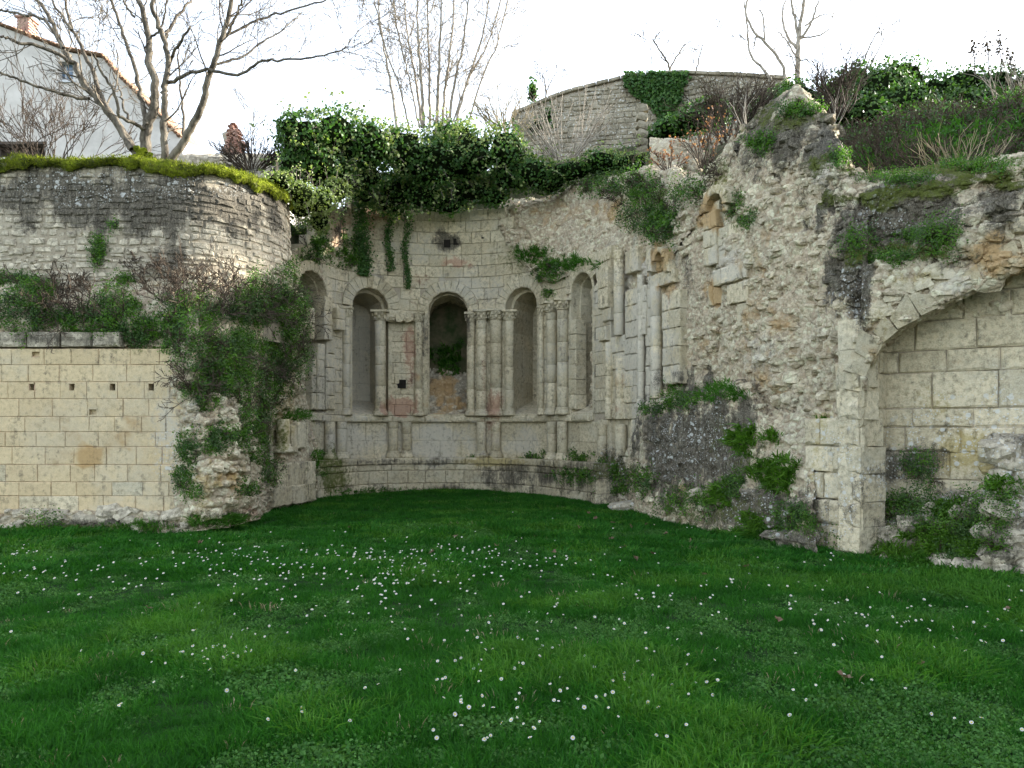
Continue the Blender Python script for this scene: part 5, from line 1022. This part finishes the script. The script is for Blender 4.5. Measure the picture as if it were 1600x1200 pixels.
tree('bare tree with upswept limbs on the hilltop right of centre', [(((1243, 150), (1247, 110), (1247, 70), (1252, 30), (1262, -20)), 10, 4, 0), (((1246, 75), (1232, 60), (1222, 25), (1232, -10)), 5, 2, .5), (((1244, 90), (1228, 62), (1216, 50)), 3, 2, .5), (((1250, 62), (1268, 35), (1280, 0)), 5, 2, -.5), (((1252, 60), (1280, 55), (1296, 45)), 3, 2, 0), (((1247, 60), (1240, 20), (1232, -20)), 5, 3, 0), (((1258, 40), (1280, 25), (1300, 22)), 3, 1, 0)], 28, 'palebark', 1.6, 1.3, foot=(1243, 150))
tree('crooked bare tree leaning left on the hilltop beside the upswept one', [(((1226, 140), (1222, 100), (1195, 65), (1178, 50), (1165, 20), (1168, 0)), 5, 3, 0), (((1205, 125), (1190, 105), (1172, 85), (1168, 40), (1162, 0)), 5, 2, .5), (((1195, 62), (1192, 25), (1186, 15)), 3, 2, 0)], 28, 'palebark', 1.6, 1., foot=(1212, 145))
tree('small round bare tree behind the hilltop stone wall', [(((1046, 125), (1046, 105), (1035, 85), (1020, 62)), 4, 2, 0), (((1046, 110), (1056, 90), (1072, 68)), 3, 2, .4), (((1085, 125), (1090, 100), (1098, 70)), 3, 1.5, 0), (((1020, 120), (1018, 90), (1016, 75)), 2, 1, 0)], 34, 'bark', 3, 1.1, foot=(1046, 125))
tree('tiny bare tree on the skyline beside the dark cypress stump', [(((852, 165), (853, 140), (848, 115)), 3, 1.5, 0), (((853, 145), (862, 125), (870, 112)), 2, 1, 0)], 36, 'bark', 4, .8, foot=(852, 165))
tree('wispy bare tree above the hedge right of the upswept tree', [(((1330, 130), (1350, 95), (1360, 70), (1372, 48)), 3, 1.5, 0), (((1360, 130), (1362, 100), (1382, 60)), 3, 1.5, 0), (((1275, 130), (1282, 100), (1292, 60)), 2, 1, 0)], 27, 'bark', 2.2, 1., foot=(1345, 130))
blobs_ivy('cypress', 'narrow dark evergreen on the skyline left of the stone wall', 'tree', [(832, 146, 34, .22, .3, .6), (856, 185, 33, .5, .5, .8), (840, 200, 33, .5, .5, .5)], 60, .13, ('ivy', 'ivy'))
# dead flower heads standing over the hedge
for x, y, l in ((1523, 82, 'leftmost drooping dark dead flower head over the hedge'), (1545, 76, 'tallest dark dead flower head over the hedge'), (1564, 78, 'third dark dead flower head over the hedge'), (1580, 96, 'lowest dark dead flower head at the right of the hedge')):
    b = W(x, 118, 23); th = thing('dead_flower_head', l, 'plant', tuple(map(float, b)), 'dark dead flower heads over the hedge'); t = W(x - 3, y - 8, 23)
    tubes('stalk', [(np.array([b, (b + t) / 2 + [.03, 0, 0], t]), np.array([.02, .015, .012]))], M['twig'], th, 5); n = 70
    leafmesh('florets', t + rg.normal(0, 1, (n, 3)) * [.07, .07, .17] + [0, 0, -.08], rg.normal(0, 1, (n, 3)), .09, M['twig'], th)
# rough growth on the slope: grass, dry stems and herbs nobody could count
P = []
for _ in range(9000):
    x, y = rg.uniform(1180, 1680), rg.uniform(150, 300); h = hit(x, y)
    if h and (h[0][1] > 14.5 or (x > 1345 and h[0][1] > 12.3)): P.append(h[0])
for _ in range(2500):
    x, y = rg.uniform(500, 1180), rg.uniform(170, 290); h = hit(x, y)
    if h and h[0][1] > 20: P.append(h[0])
P = np.array(P); up_ = np.tile([0, 0, 1.], (len(P), 1)) + rg.normal(0, .45, (len(P), 3)); k = fbm(P * .8, 3, 2) + rg.normal(0, .12, len(P)) - .04
g1, g2 = k > .02, k <= .02
tag(blademesh('slope_grass', np.repeat(P[g1], 3, 0) + rg.normal(0, .12, (g1.sum() * 3, 3)), np.repeat(up_[g1], 3, 0) + rg.normal(0, .4, (g1.sum() * 3, 3)), .28, .03, M['grassy2'], None, .5, loc=(6, 15, 6)), 'rough green grass growing on the slope below the hedge', 'grass', kind='stuff')
tag(blademesh('slope_brush', np.repeat(P[g2], 3, 0) + rg.normal(0, .12, (g2.sum() * 3, 3)), np.repeat(up_[g2], 3, 0) + rg.normal(0, .5, (g2.sum() * 3, 3)), .26, .016, M['twig'], None, .3, loc=(6, 15, 6)), 'dry brown stems and brambles matted over the slope below the hedge', 'undergrowth', kind='stuff')
Q = P[rg.random(len(P)) < .5]; tag(leafmesh('slope_herbs', np.repeat(Q, 4, 0) + rg.normal(0, .12, (len(Q) * 4, 3)) + [0, 0, .08], np.tile([0, -.3, 1.], (len(Q) * 4, 1)), .07, M['ivy'], None, loc=(6, 15, 6)), 'low dark leafy ground cover on the slope below the hedge', 'ground cover', kind='stuff')
# fuzz on the moss cap
V, Fc = MOSSCAP; i = rg.integers(0, len(V), 14000); C = V[i] + rg.normal(0, .02, (14000, 3)); C = C[C[:, 1] < 14.4 + 3 * (C[:, 0] > -5)]
blademesh('moss_tufts', C, np.tile([0, -.4, 1.], (len(C), 1)) + rg.normal(0, .4, (len(C), 3)), .045, .010, M['moss'], mc, .3)
# ------------------------------------------------------------------ hilltop stone wall
hw_ = thing('hilltop_wall', 'long grey stone wall climbing the hill behind the ruin, ivy at its middle', 'wall', (3, 31, 11))
PH = Path([W(800, 0, 33)[:2], W(900, 0, 32.5)[:2], W(1000, 0, 32)[:2], W(1080, 0, 31.4)[:2], W(1230, 0, 29.5)[:2]], side=1)
tu = [PH.u_px(q) for q in (800, 820, 880, 985, 1060, 1150, 1230)]; tz = [PH.z_px(q, y) for q, y in ((800, 182), (820, 172), (880, 147), (985, 121), (1060, 115), (1150, 119), (1230, 125))]
J = Joiner(); zz = 9.0
while zz < 16.2:
    h = rg.uniform(.16, .24); u = 0
    while u < PH.L:
        L = rg.uniform(.2, .55)
        if zz + h < np.interp(u + L / 2, tu, tz): V, Fc = block_mesh(rect_poly(u + .01, min(u + L, PH.L) - .01, zz + .01, zz + h - .01, .6, .015), PH.map, rg.uniform(0, .05), .25, .03, .01); J.add(V, Fc)
        u += L
    zz += h
tag(J.build('wall_stone', M['oldwall'], hw_, stains=False), kind='stuff')
uu = np.linspace(0, PH.L, 60); V = np.concatenate([PH.map(uu, 8.0 + 0 * uu, -.02 + 0 * uu), PH.map(uu, np.interp(uu, tu, tz), -.02 + 0 * uu), PH.map(uu, np.interp(uu, tu, tz), -.5 + 0 * uu)]); i = np.arange(59)
mk('mortar_bed', V, np.concatenate([np.stack([i + a, i + 1 + a, i + 61 + a, i + 60 + a], -1) for a in (0, 60)]), M['mortar'], hw_)
cp = Pieces('coping_stone', M['oldwall'], hw_)
for k in range(22):
    a, b = PH.L * k / 22, PH.L * (k + 1) / 22; za, zb = np.interp(a, tu, tz), np.interp(b, tu, tz)
    V, Fc = block_mesh([(a + .01, za), (b - .01, zb), (b - .01, zb + .14), (a + .01, za + .14)], PH.map, .1, .65, .03, .01); cp.add(V, Fc)
cp.build()
n = 5200; xs = rg.uniform(975, 1082, n); ys = rg.uniform(112, 205, n); wb = 9 * fbm(np.column_stack([xs * .04, ys * .04, 0 * xs]), 4, 3) * 3; lim = 972 + np.clip((ys - 118) * .8, 0, 60) + wb; keep = (xs > lim) & (xs < 1074 + wb - np.clip((ys - 150) * .2, 0, 20)) & (ys > 114 + abs(wb) * .2)
C = np.array([PH.map(np.array([PH.u_px(x)]), PH.z_px(x, y), np.array([rg.uniform(.05, .3)]))[0] for x, y in zip(xs[keep], ys[keep])])
th = thing('ivy_mat', 'green ivy sheet covering the middle of the hilltop stone wall', 'ivy', tuple(map(float, C[0]))); leafmesh('leaves', C, np.tile([0, -1, .3], (len(C), 1)), .13, M['ivy'], th)
blobs_ivy('hedge', 'low dark hedge at the foot of the ivy covered stone wall', 'hedge', [(1045, 205, 28, .9, .8, .45), (1085, 190, 27, .8, .8, .4), (1020, 218, 28, .5, .6, .25), (1110, 175, 27, .9, .8, .5)], 90, .11, ('ivy', 'ivy'))
gp = thing('stone_pillar', 'pale stone gate pillar left of the low dark hedge', 'pillar', tuple(map(float, W(1003, 245, 27))))
J = Pieces('pillar_block', M['oldwall'], gp)
for k in range(6):
    c = W(1003, 236 - k * 13, 27); V, Fc = lump((.42, .42, .30), c, np.array([0, -1., 0]), .05); J.add(V, Fc)
J.build()
rk = thing('rock_outcrop', 'pale rocky bank behind the russet shrubs', 'rock', tuple(map(float, W(1055, 250, 22))))
relief('rock_face', [[W(x, y, D + abs(x - 1052) * .02) for x in (1015, 1035, 1055, 1075, 1100)] for y, D in ((275, 21), (250, 21.2), (225, 21.5), (214, 22.3))], M['rubble'], rk, .05, .06, .2, (.4, .4, .2), 131)
# ------------------------------------------------------------------ house and brick stump behind the terrace
M['render'] = simple('house_render', (.48, .455, .42), (.64, .61, .57), 1.5, .9, .01, 30); M['brick'] = simple('red_brick', (.34, .19, .15), (.48, .32, .26), 5, .9, .01, 20); M['tile'] = simple('roof_tile', (.20, .12, .08), (.34, .22, .15), 4)
M['glass'] = NT('window_glass').done((.10, .16, .24), .15, None, .6); M['frame'] = simple('painted_frame', (.5, .52, .55), (.6, .62, .64)); M['lintel'] = simple('old_timber', (.05, .04, .035), (.12, .10, .08))
hs = thing('house', 'tall pale rendered gable house with red brick chimney behind the large bare tree', 'house', (-15, 26, 5.5)); HD = 26.
def flat(name, pts, D, t, mat, parent):
    A = np.array([W(x, y, D) for x, y in pts]); B = A + [0, t, 0]; n = len(A)
    return mk(name, np.concatenate([A, B]), [tuple(range(n)), tuple(range(2 * n - 1, n - 1, -1))] + [(k, n + k, n + (k + 1) % n, (k + 1) % n) for k in range(n)], mat, parent)
# gable wall made round its window openings: horizontal bands of masonry
win = [(91, 97, 115, 124)]; opn = [(-20, 224, 70, 245)]
ed = [(-260, 20), (-60, 30), (0, 41), (32, 53), (55, 62), (110, 82), (165, 92), (190, 122), (235, 166), (285, 218)]
def topy(x): return float(np.interp(x, [e[0] for e in ed], [e[1] for e in ed]))
def strip(x0, x1, ya=None, yb=None):
    xs = [x0] + [e[0] for e in ed if x0 < e[0] < x1] + [x1]
    top = [(x, topy(x)) for x in xs] if ya is None else [(x0, ya), (x1, ya)]
    flat('wall', top[::-1] + [(x0, 290 if yb is None else yb), (x1, 290 if yb is None else yb)], HD, 6 if False else .5, M['render'], hs)
strip(-260, -20); strip(-20, 70, None, 222); strip(-20, 70, 246, 290); strip(70, 91); strip(91, 115, None, 96); strip(91, 115, 125, 290); strip(115, 285)
wf = flat('window', [(91, 96), (115, 96), (115, 125), (91, 125)], HD + .25, .05, M['frame'], hs)
for x in (93, 104.5): flat('pane', [(x, 98.5), (x + 8.5, 98.5), (x + 8.5, 110), (x, 110)], HD + .235, .012, M['glass'], wf); flat('pane', [(x, 112), (x + 8.5, 112), (x + 8.5, 123), (x, 123)], HD + .235, .012, M['glass'], wf)
flat('window_sill', [(89, 125.2), (117, 125.2), (117, 128), (89, 128)], HD - .06, .3, M['frame'], hs)
flat('lintel', [(-20, 221), (72, 221), (72, 225), (-20, 225)], HD - .04, .4, M['lintel'], hs); op = flat('opening_back', [(-20, 223), (70, 223), (70, 246), (-20, 246)], HD + .45, .05, M['lintel'], hs)
for x in (-2, 18, 38, 58): flat('window_bar', [(x, 225), (x + 3, 225), (x + 3, 246), (x, 246)], HD + .2, .06, M['lintel'], hs)
side = np.array([W(285, 218, HD), W(285, 290, HD), W(285, 290, HD) + [3, 8, 0], W(285, 218, HD) + [3, 8, 0]]); mk('side_wall', side, [(0, 1, 2, 3)], M['render'], hs)
# tiled verge: each roof tile laid along the gable edge
rt = Pieces('roof_tile', M['tile'], hs)
xs = np.arange(118, 288, 4.6); xs = np.concatenate([np.arange(-60, 118, 7.5), xs])
for x in xs:
    c = W(x, topy(x) - 1.5, HD + .15); rt.add(*lump((.17, .7, .09), c, np.array([0, -1., 0]), .06))
rt.build()
for D0 in (0,):
    T = []
    for x, y in ed: T += [W(x, y - 1, HD + .2), W(x, y - 1, HD + .2) + [0, 7, 0]]
    T = np.array(T); mk('roof', T, [(2 * k, 2 * k + 2, 2 * k + 3, 2 * k + 1) for k in range(len(ed) - 1)], M['tile'], hs)
ch = sub('chimney', hs); J = Pieces('brick', M['brick'], ch); nb = 0
for r in range(17):
    for q in range(3):
        y = 71 - r * 2.3; x0 = 33 + q * 6.2 + (1.5 if r % 2 else 0); c = W(min(x0 + 3, 50), y, HD + .3); V, Fc = boxmesh(c, (.122, .5, .042)); J.add(V, Fc)
c = W(42.5, 52, HD + .32); V, Fc = boxmesh(c, (.40, .42, .85)); mk('core', V, Fc, M['mortar'], ch); J.build()
V, Fc = boxmesh(W(42.5, 31.5, HD + .3), (.5, .6, .06)); mk('chimney_cap', V, Fc, M['brick'], ch)
bs = thing('brick_stump', 'weathered pink brick wall stump behind the mossy terrace wall', 'ruin', tuple(map(float, W(365, 255, 20))))
bp = Pieces('brick', M['brick'], bs); prof = [(345, 386), (348, 384), (352, 382), (354, 381), (356, 381), (358, 379), (360, 378), (359, 377), (360, 373), (362, 369)]
for r in range(20):
    i = min(r // 2, 9); x0, x1 = prof[i]; y = 255 - r * 3.1; x = x0 + rg.uniform(-1, 1) + (3 if r % 2 else 0)
    while x < x1: V, Fc = lump((.16, .32, .055), W(x, y, 20), np.array([0, -1., 0]), .07); bp.add(V, Fc); x += 10.5
bp.build()
V, Fc = lump((.45, .25, .9), W(366, 228, 20.05), np.array([0, -1., 0]), .05); mk('mortar_core', V, Fc, M['mortar'], bs)
lw = thing('low_wall', 'low grey stone wall running behind the mossy terrace wall towards the ivy', 'wall', tuple(map(float, W(360, 262, 19))))
relief('rubble_core', [[W(x, y, D) for x in (240, 290, 340, 390, 440)] for y, D in ((290, 18.9), (265, 19), (245, 19.1), (242, 19.5))], M['field'], lw, .04, .05, .05, (.3, .3, .15), 141)
# ------------------------------------------------------------------ lawn
def tuft(name, n, h, w, rad, mat, lean=.45, leaf=None):
    a = rg.random(n) * 6.283; r = rad * np.sqrt(rg.random(n)); C = np.stack([r * np.cos(a), r * np.sin(a), -.005 + 0 * a], -1)
    D = np.stack([np.cos(a) * lean * r / rad + rg.normal(0, .22, n), np.sin(a) * lean * r / rad + rg.normal(0, .22, n), np.ones(n)], -1)
    if leaf: o = leafmesh(name, C + D * [.3, .3, 1] * rg.uniform(.2, 1, (n, 1)) * h, D, leaf, mat, None)
    else: o = blademesh(name, C, D, h, w, mat, None, .6)
    COL.objects.unlink(o); return o
tufts = bpy.data.collections.new('tuft_kinds'); TL = [tuft('t0', 34, .075, .0042, .07, M['grassy']), tuft('t1', 34, .10, .0045, .08, M['grassy']), tuft('t2', 30, .055, .004, .08, M['grassy']), tuft('t3', 26, .12, .005, .06, M['grassy2'], .7), tuft('t4', 40, .05, 0, .08, M['weed'], .4, .018), tuft('t5', 30, .035, 0, .07, M['weed'], .4, .024),
  tuft('t6', 30, .11, .010, .12, M['grassy'], .5), tuft('t7', 28, .08, .012, .14, M['grassy2'], .5), tuft('t8', 12, .07, .007, .10, M['straw'], .6)]
for o in TL: tufts.objects.link(o)
def edge_y(x):                                        # how far back the grass goes: the foot of the walls
    return np.interp(x, [-11, -5.6, -5.2, -4.9, -4.9, -4.6, -3.4, -1.7, 0, 1.2, 1.9, 2.5, 3.1, 3.6, 4.3, 5, 6, 8], [12.3, 12.2, 12.2, 13.2, 15.5, 18.3, 19.7, 20.3, 19.9, 18.6, 17.4, 15.6, 12.9, 11.1, 10, 9.3, 8.7, 8])
pts = []
for y0, y1, dn in ((2.6, 4.5, 620), (4.5, 6.5, 420), (6.5, 9, 260), (9, 13, 170), (13, 20.6, 110)):
    wmax = lambda y: .72 * y + 1.2
    n = int((y1 - y0) * 2 * wmax(y1) * dn); y = rg.uniform(y0, y1, n); x = rg.uniform(-1, 1, n) * wmax(y1); k = (abs(x) < wmax(y)) & (y < edge_y(x) + .1); pts.append(np.stack([x[k], y[k]], -1))
P = np.concatenate(pts); n = len(P); far = P[:, 1] > 8.5; nz = fbm(np.column_stack([P * 1.1, np.zeros(n)]), 4, 60); n2 = fbm(np.column_stack([P * 2.6, np.zeros(n)]), 3, 66)
idx = np.where(far, np.where(nz + n2 * .8 + rg.normal(0, .18, n) > .12, 7, 6), rg.choice([0, 1, 2], n)); idx = np.where(rg.random(n) < .006 + .02 * (n2 < -.15), 8, idx); weedy = (n2 + rg.normal(0, .10, n) > .10) & (P[:, 1] < 13); idx = np.where(weedy, rg.choice([4, 5, 2], n), idx); idx = np.where((nz > .22) & (rg.random(n) < .4) & ~far, 3, idx)
sc = np.clip(1 + nz * .9 + rg.normal(0, .15, n), .45, 1.8) * np.where(P[:, 1] > 13, .8, 1.)
me = bpy.data.meshes.new('lawn_grass'); me.vertices.add(n); me.vertices.foreach_set('co', np.column_stack([P, gz(P[:, 0], P[:, 1])]).ravel())
for nm, tp, v in (('idx', 'INT', idx.astype(np.int32)), ('rz', 'FLOAT', (rg.random(n) * 6.283).astype(np.float32)), ('sc', 'FLOAT', sc.astype(np.float32))):
    a = me.attributes.new(nm, tp, 'POINT'); a.data.foreach_set('value', v)
gr = bpy.data.objects.new('lawn_grass', me); COL.objects.link(gr); tag(gr, 'thick dark green lawn grass mixed with small weeds', 'grass', kind='stuff')
ng = bpy.data.node_groups.new('scatter_tufts', 'GeometryNodeTree'); ng.interface.new_socket('Geometry', in_out='INPUT', socket_type='NodeSocketGeometry'); ng.interface.new_socket('Geometry', in_out='OUTPUT', socket_type='NodeSocketGeometry')
gi, go = ng.nodes.new('NodeGroupInput'), ng.nodes.new('NodeGroupOutput'); ip = ng.nodes.new('GeometryNodeInstanceOnPoints'); ci = ng.nodes.new('GeometryNodeCollectionInfo'); ci.inputs[0].default_value = tufts; ci.inputs['Separate Children'].default_value = True; ci.inputs['Reset Children'].default_value = True
def na(nm, tp):
    x = ng.nodes.new('GeometryNodeInputNamedAttribute'); x.data_type = tp; x.inputs['Name'].default_value = nm; return x.outputs['Attribute']
cx_ = ng.nodes.new('ShaderNodeCombineXYZ'); ng.links.new(na('rz', 'FLOAT'), cx_.inputs[2]); L_ = ng.links.new
L_(gi.outputs[0], ip.inputs['Points']); L_(ci.outputs[0], ip.inputs['Instance']); ip.inputs['Pick Instance'].default_value = True; L_(na('idx', 'INT'), ip.inputs['Instance Index']); L_(cx_.outputs[0], ip.inputs['Rotation']); L_(na('sc', 'FLOAT'), ip.inputs['Scale']); L_(ip.outputs[0], go.inputs[0])
md = gr.modifiers.new('scatter', 'NODES'); md.node_group = ng
# daisies
M['petal'] = simple('daisy_petal', (.72, .72, .72), (.8, .8, .78)); M['eye'] = simple('daisy_centre', (.75, .5, .04), (.8, .6, .08)); M['stem'] = simple('daisy_stem', (.05, .14, .03), (.08, .18, .05))
def daisy_mesh():
    V, Fc, mi = [], [], []; n = 12
    for k in range(n):
        a0, a1, a2 = [2 * math.pi * (k + q) / n for q in (-.36, 0, .36)]; b = len(V)
        V += [(.003 * math.cos(a1), .003 * math.sin(a1), .0), (.009 * math.cos(a0), .009 * math.sin(a0), .001), (.0125 * math.cos(a1), .0125 * math.sin(a1), .002), (.009 * math.cos(a2), .009 * math.sin(a2), .001)]; Fc.append((b, b + 1, b + 2, b + 3)); mi.append(0)
    b = len(V); V += [(.0042 * math.cos(q * 1.047), .0042 * math.sin(q * 1.047), .002) for q in range(6)] + [(0, 0, .004)]; Fc += [(b + q, b + (q + 1) % 6, b + 6) for q in range(6)]; mi += [1] * 6
    b = len(V); V += [(.0012 * math.cos(q * 2.094), .0012 * math.sin(q * 2.094), zz_) for zz_ in (-.07, 0) for q in range(3)]; Fc += [(b + q, b + (q + 1) % 3, b + 3 + (q + 1) % 3, b + 3 + q) for q in range(3)]; mi += [2] * 3
    return np.array(V), Fc, mi
DV, DF, DM = daisy_mesh()
CLD = [(140, 915, 120, 22, 60), (30, 870, 25, 4, 12), (330, 880, 90, 16, 50), (430, 900, 70, 22, 50), (540, 880, 60, 10, 34), (610, 905, 50, 30, 60), (700, 895, 90, 26, 60), (760, 870, 60, 12, 30), (640, 950, 80, 30, 40), (850, 885, 60, 10, 22), (480, 960, 160, 30, 30), (290, 1045, 60, 26, 20), (350, 1015, 50, 14, 14), (820, 1070, 140, 60, 50), (1040, 1080, 90, 30, 14), (1040, 930, 100, 14, 22), (1180, 960, 160, 50, 28), (1400, 990, 70, 10, 26), (1320, 950, 100, 25, 18), (1560, 990, 40, 30, 14), (1250, 1090, 200, 60, 18), (880, 1150, 180, 40, 26), (620, 1110, 200, 50, 16), (200, 1060, 180, 50, 14), (1470, 1120, 120, 60, 8), (1580, 940, 30, 20, 6), (900, 980, 160, 50, 30), (1300, 880, 90, 10, 8), (1000, 840, 140, 30, 12), (500, 840, 200, 20, 8)]
DP = []
for cx, cy, rx, ry, k in CLD:
    for _ in range(k):
        px, py = cx + rg.normal(0, .8) * rx, cy + rg.normal(0, .9) * ry
        if py < 800 or py > 1190: continue
        D = EYE * F / (py - HY); x = (px - CX) / F * D
        if D < edge_y(x) - .2: DP.append((D, x))
DP.sort(); dmesh = None; J = Joiner(); jm = []
for k, (D, x) in enumerate(DP):
    h = rg.uniform(.062, .095); zg = float(gz(np.array([x]), np.array([D]))[0]); tilt = (rg.normal(-.25, .3) - .35, rg.normal(0, .3), rg.random() * 6); s = rg.uniform(.6, 1.1) * (1 if D < 7 else 1.12)
    if k < 300:
        if dmesh is None: o = mk('daisy', DV, DF, M['petal'], mats=[M['petal'], M['eye'], M['stem']], midx=DM); dmesh = o
        else: o = dmesh.copy(); COL.objects.link(o)
        o.location = (x, D, zg + h); o.rotation_euler = (-tilt[0], tilt[1], tilt[2] * 0 + rg.normal(0, .6)); o.scale = (s, s, s); tag(o, 'small white daisy with yellow eye standing in the nearer lawn grass', 'daisy', 'daisies scattered over the lawn')
        xx, yy = CX + F * x / D, HY + F * 1.6 / D; ci_ = int(np.clip(xx // 200, 0, 7)); ri_ = 0 if yy > 1080 else 1 if yy > 980 else 2
        wx = ('at the far left', 'left', 'left of the middle', 'just left of the middle', 'just right of the middle', 'right of the middle', 'right', 'at the far right')[ci_]; wy = ('in the nearest grass', 'half way over the lawn', 'in the farther grass')[ri_]
        o['label'] = 'small white daisy with yellow eye ' + wy + ', ' + wx; o['group'] = 'daisies ' + wy + ', ' + wx
    else:
        V = DV * s; c_, s_ = math.cos(.6), math.sin(.6); V = np.stack([V[:, 0], V[:, 1] * c_ - V[:, 2] * s_, V[:, 1] * s_ + V[:, 2] * c_], -1); J.add(V + [x, D, zg + h], DF); jm += DM
if J.n: o = J.build('daisy', M['petal'], None, mats=[M['petal'], M['eye'], M['stem']], midx=jm); tag(o, 'many tiny white daisies far back on the lawn', 'daisy', 'daisies scattered over the lawn', 'stuff')
# fallen leaves, each its own
def leafobj(px, py, size, label, group=None):
    D = EYE * F / (py - HY); x = (px - CX) / F * D; V, Fc = [], []; n = 10
    for k in range(n):
        a = 2 * math.pi * k / n; r = size * (.5 if k % 2 else .26) * rg.uniform(.8, 1.15); V.append((r * math.cos(a), r * math.sin(a) * .85, rg.normal(.012, .012) + .3 * r * abs(math.sin(a * 1.5)) * .6))
    V.append((0, 0, .0)); V = np.array(V); Fc = [(k, (k + 1) % n, n) for k in range(n)]
    o = mk('fallen_leaf', V, Fc, M['brownleaf'], cell=rg.random()); o.location = (x, D, .06 + float(gz(np.array([x]), np.array([D]))[0])); o.rotation_euler = (rg.normal(.5, .3), rg.normal(0, .3), rg.random() * 6); tag(o, label, 'leaf', group or 'brown leaves fallen on the lawn')
leafobj(1320, 1080, .12, 'largest crumpled brown leaf, lying near the front right of the lawn'); leafobj(1216, 988, .08, 'curled brown leaf in the grass a little behind the largest one'); leafobj(1442, 1058, .07, 'small brown leaf standing in the grass right of the largest one'); leafobj(1575, 962, .09, 'brown leaf near the right edge of the lawn among daisies')
leafobj(993, 878, .10, 'brown leaf in the middle of the lawn before the side wall'); leafobj(675, 868, .12, 'flat brown leaf among the far daisies left of centre'); leafobj(232, 960, .09, 'pale brown leaf on the left of the lawn beside daisies')
for x, y in ((930, 815), (958, 820), (985, 826), (905, 830), (1010, 822), (1040, 838), (955, 845), (975, 858), (1100, 905), (1080, 850), (1350, 905), (312, 856), (776, 856), (866, 868), (545, 830), (1020, 870), (920, 806), (1165, 892), (712, 842)):
    leafobj(x, y, .10, 'small brown fallen leaf on the shaded lawn near the side wall' if x > 860 else 'small brown fallen leaf far back on the left half of the lawn', 'small leaves fallen near the side wall' if x > 860 else 'small leaves fallen far back on the left')
# stone slab half sunk in the grass
sl = mk('fallen_stone', *lump((.95, .6, .18), (0, 0, 0), np.array([0, -1., 0]), .06), M['field'], cell=.6); sl.location = tuple(map(float, W(985, 789, 15.9))); tag(sl, 'flat grey stone slab lying in the grass at the foot of the side wall', 'stone')
# foliage, twigs and blades too fine to pick apart stay joined: stuff within their plant
for o in bpy.data.objects:
    if o.parent is not None and o.type == 'MESH' and o.name.split('.')[0] in ('leaves', 'dark_leaves', 'lit_tone_leaves', 'shoot_leaves', 'blades', 'twigs', 'shoots', 'stems', 'florets', 'moss_tufts', 'inner_shade_core'): o['kind'] = 'stuff'
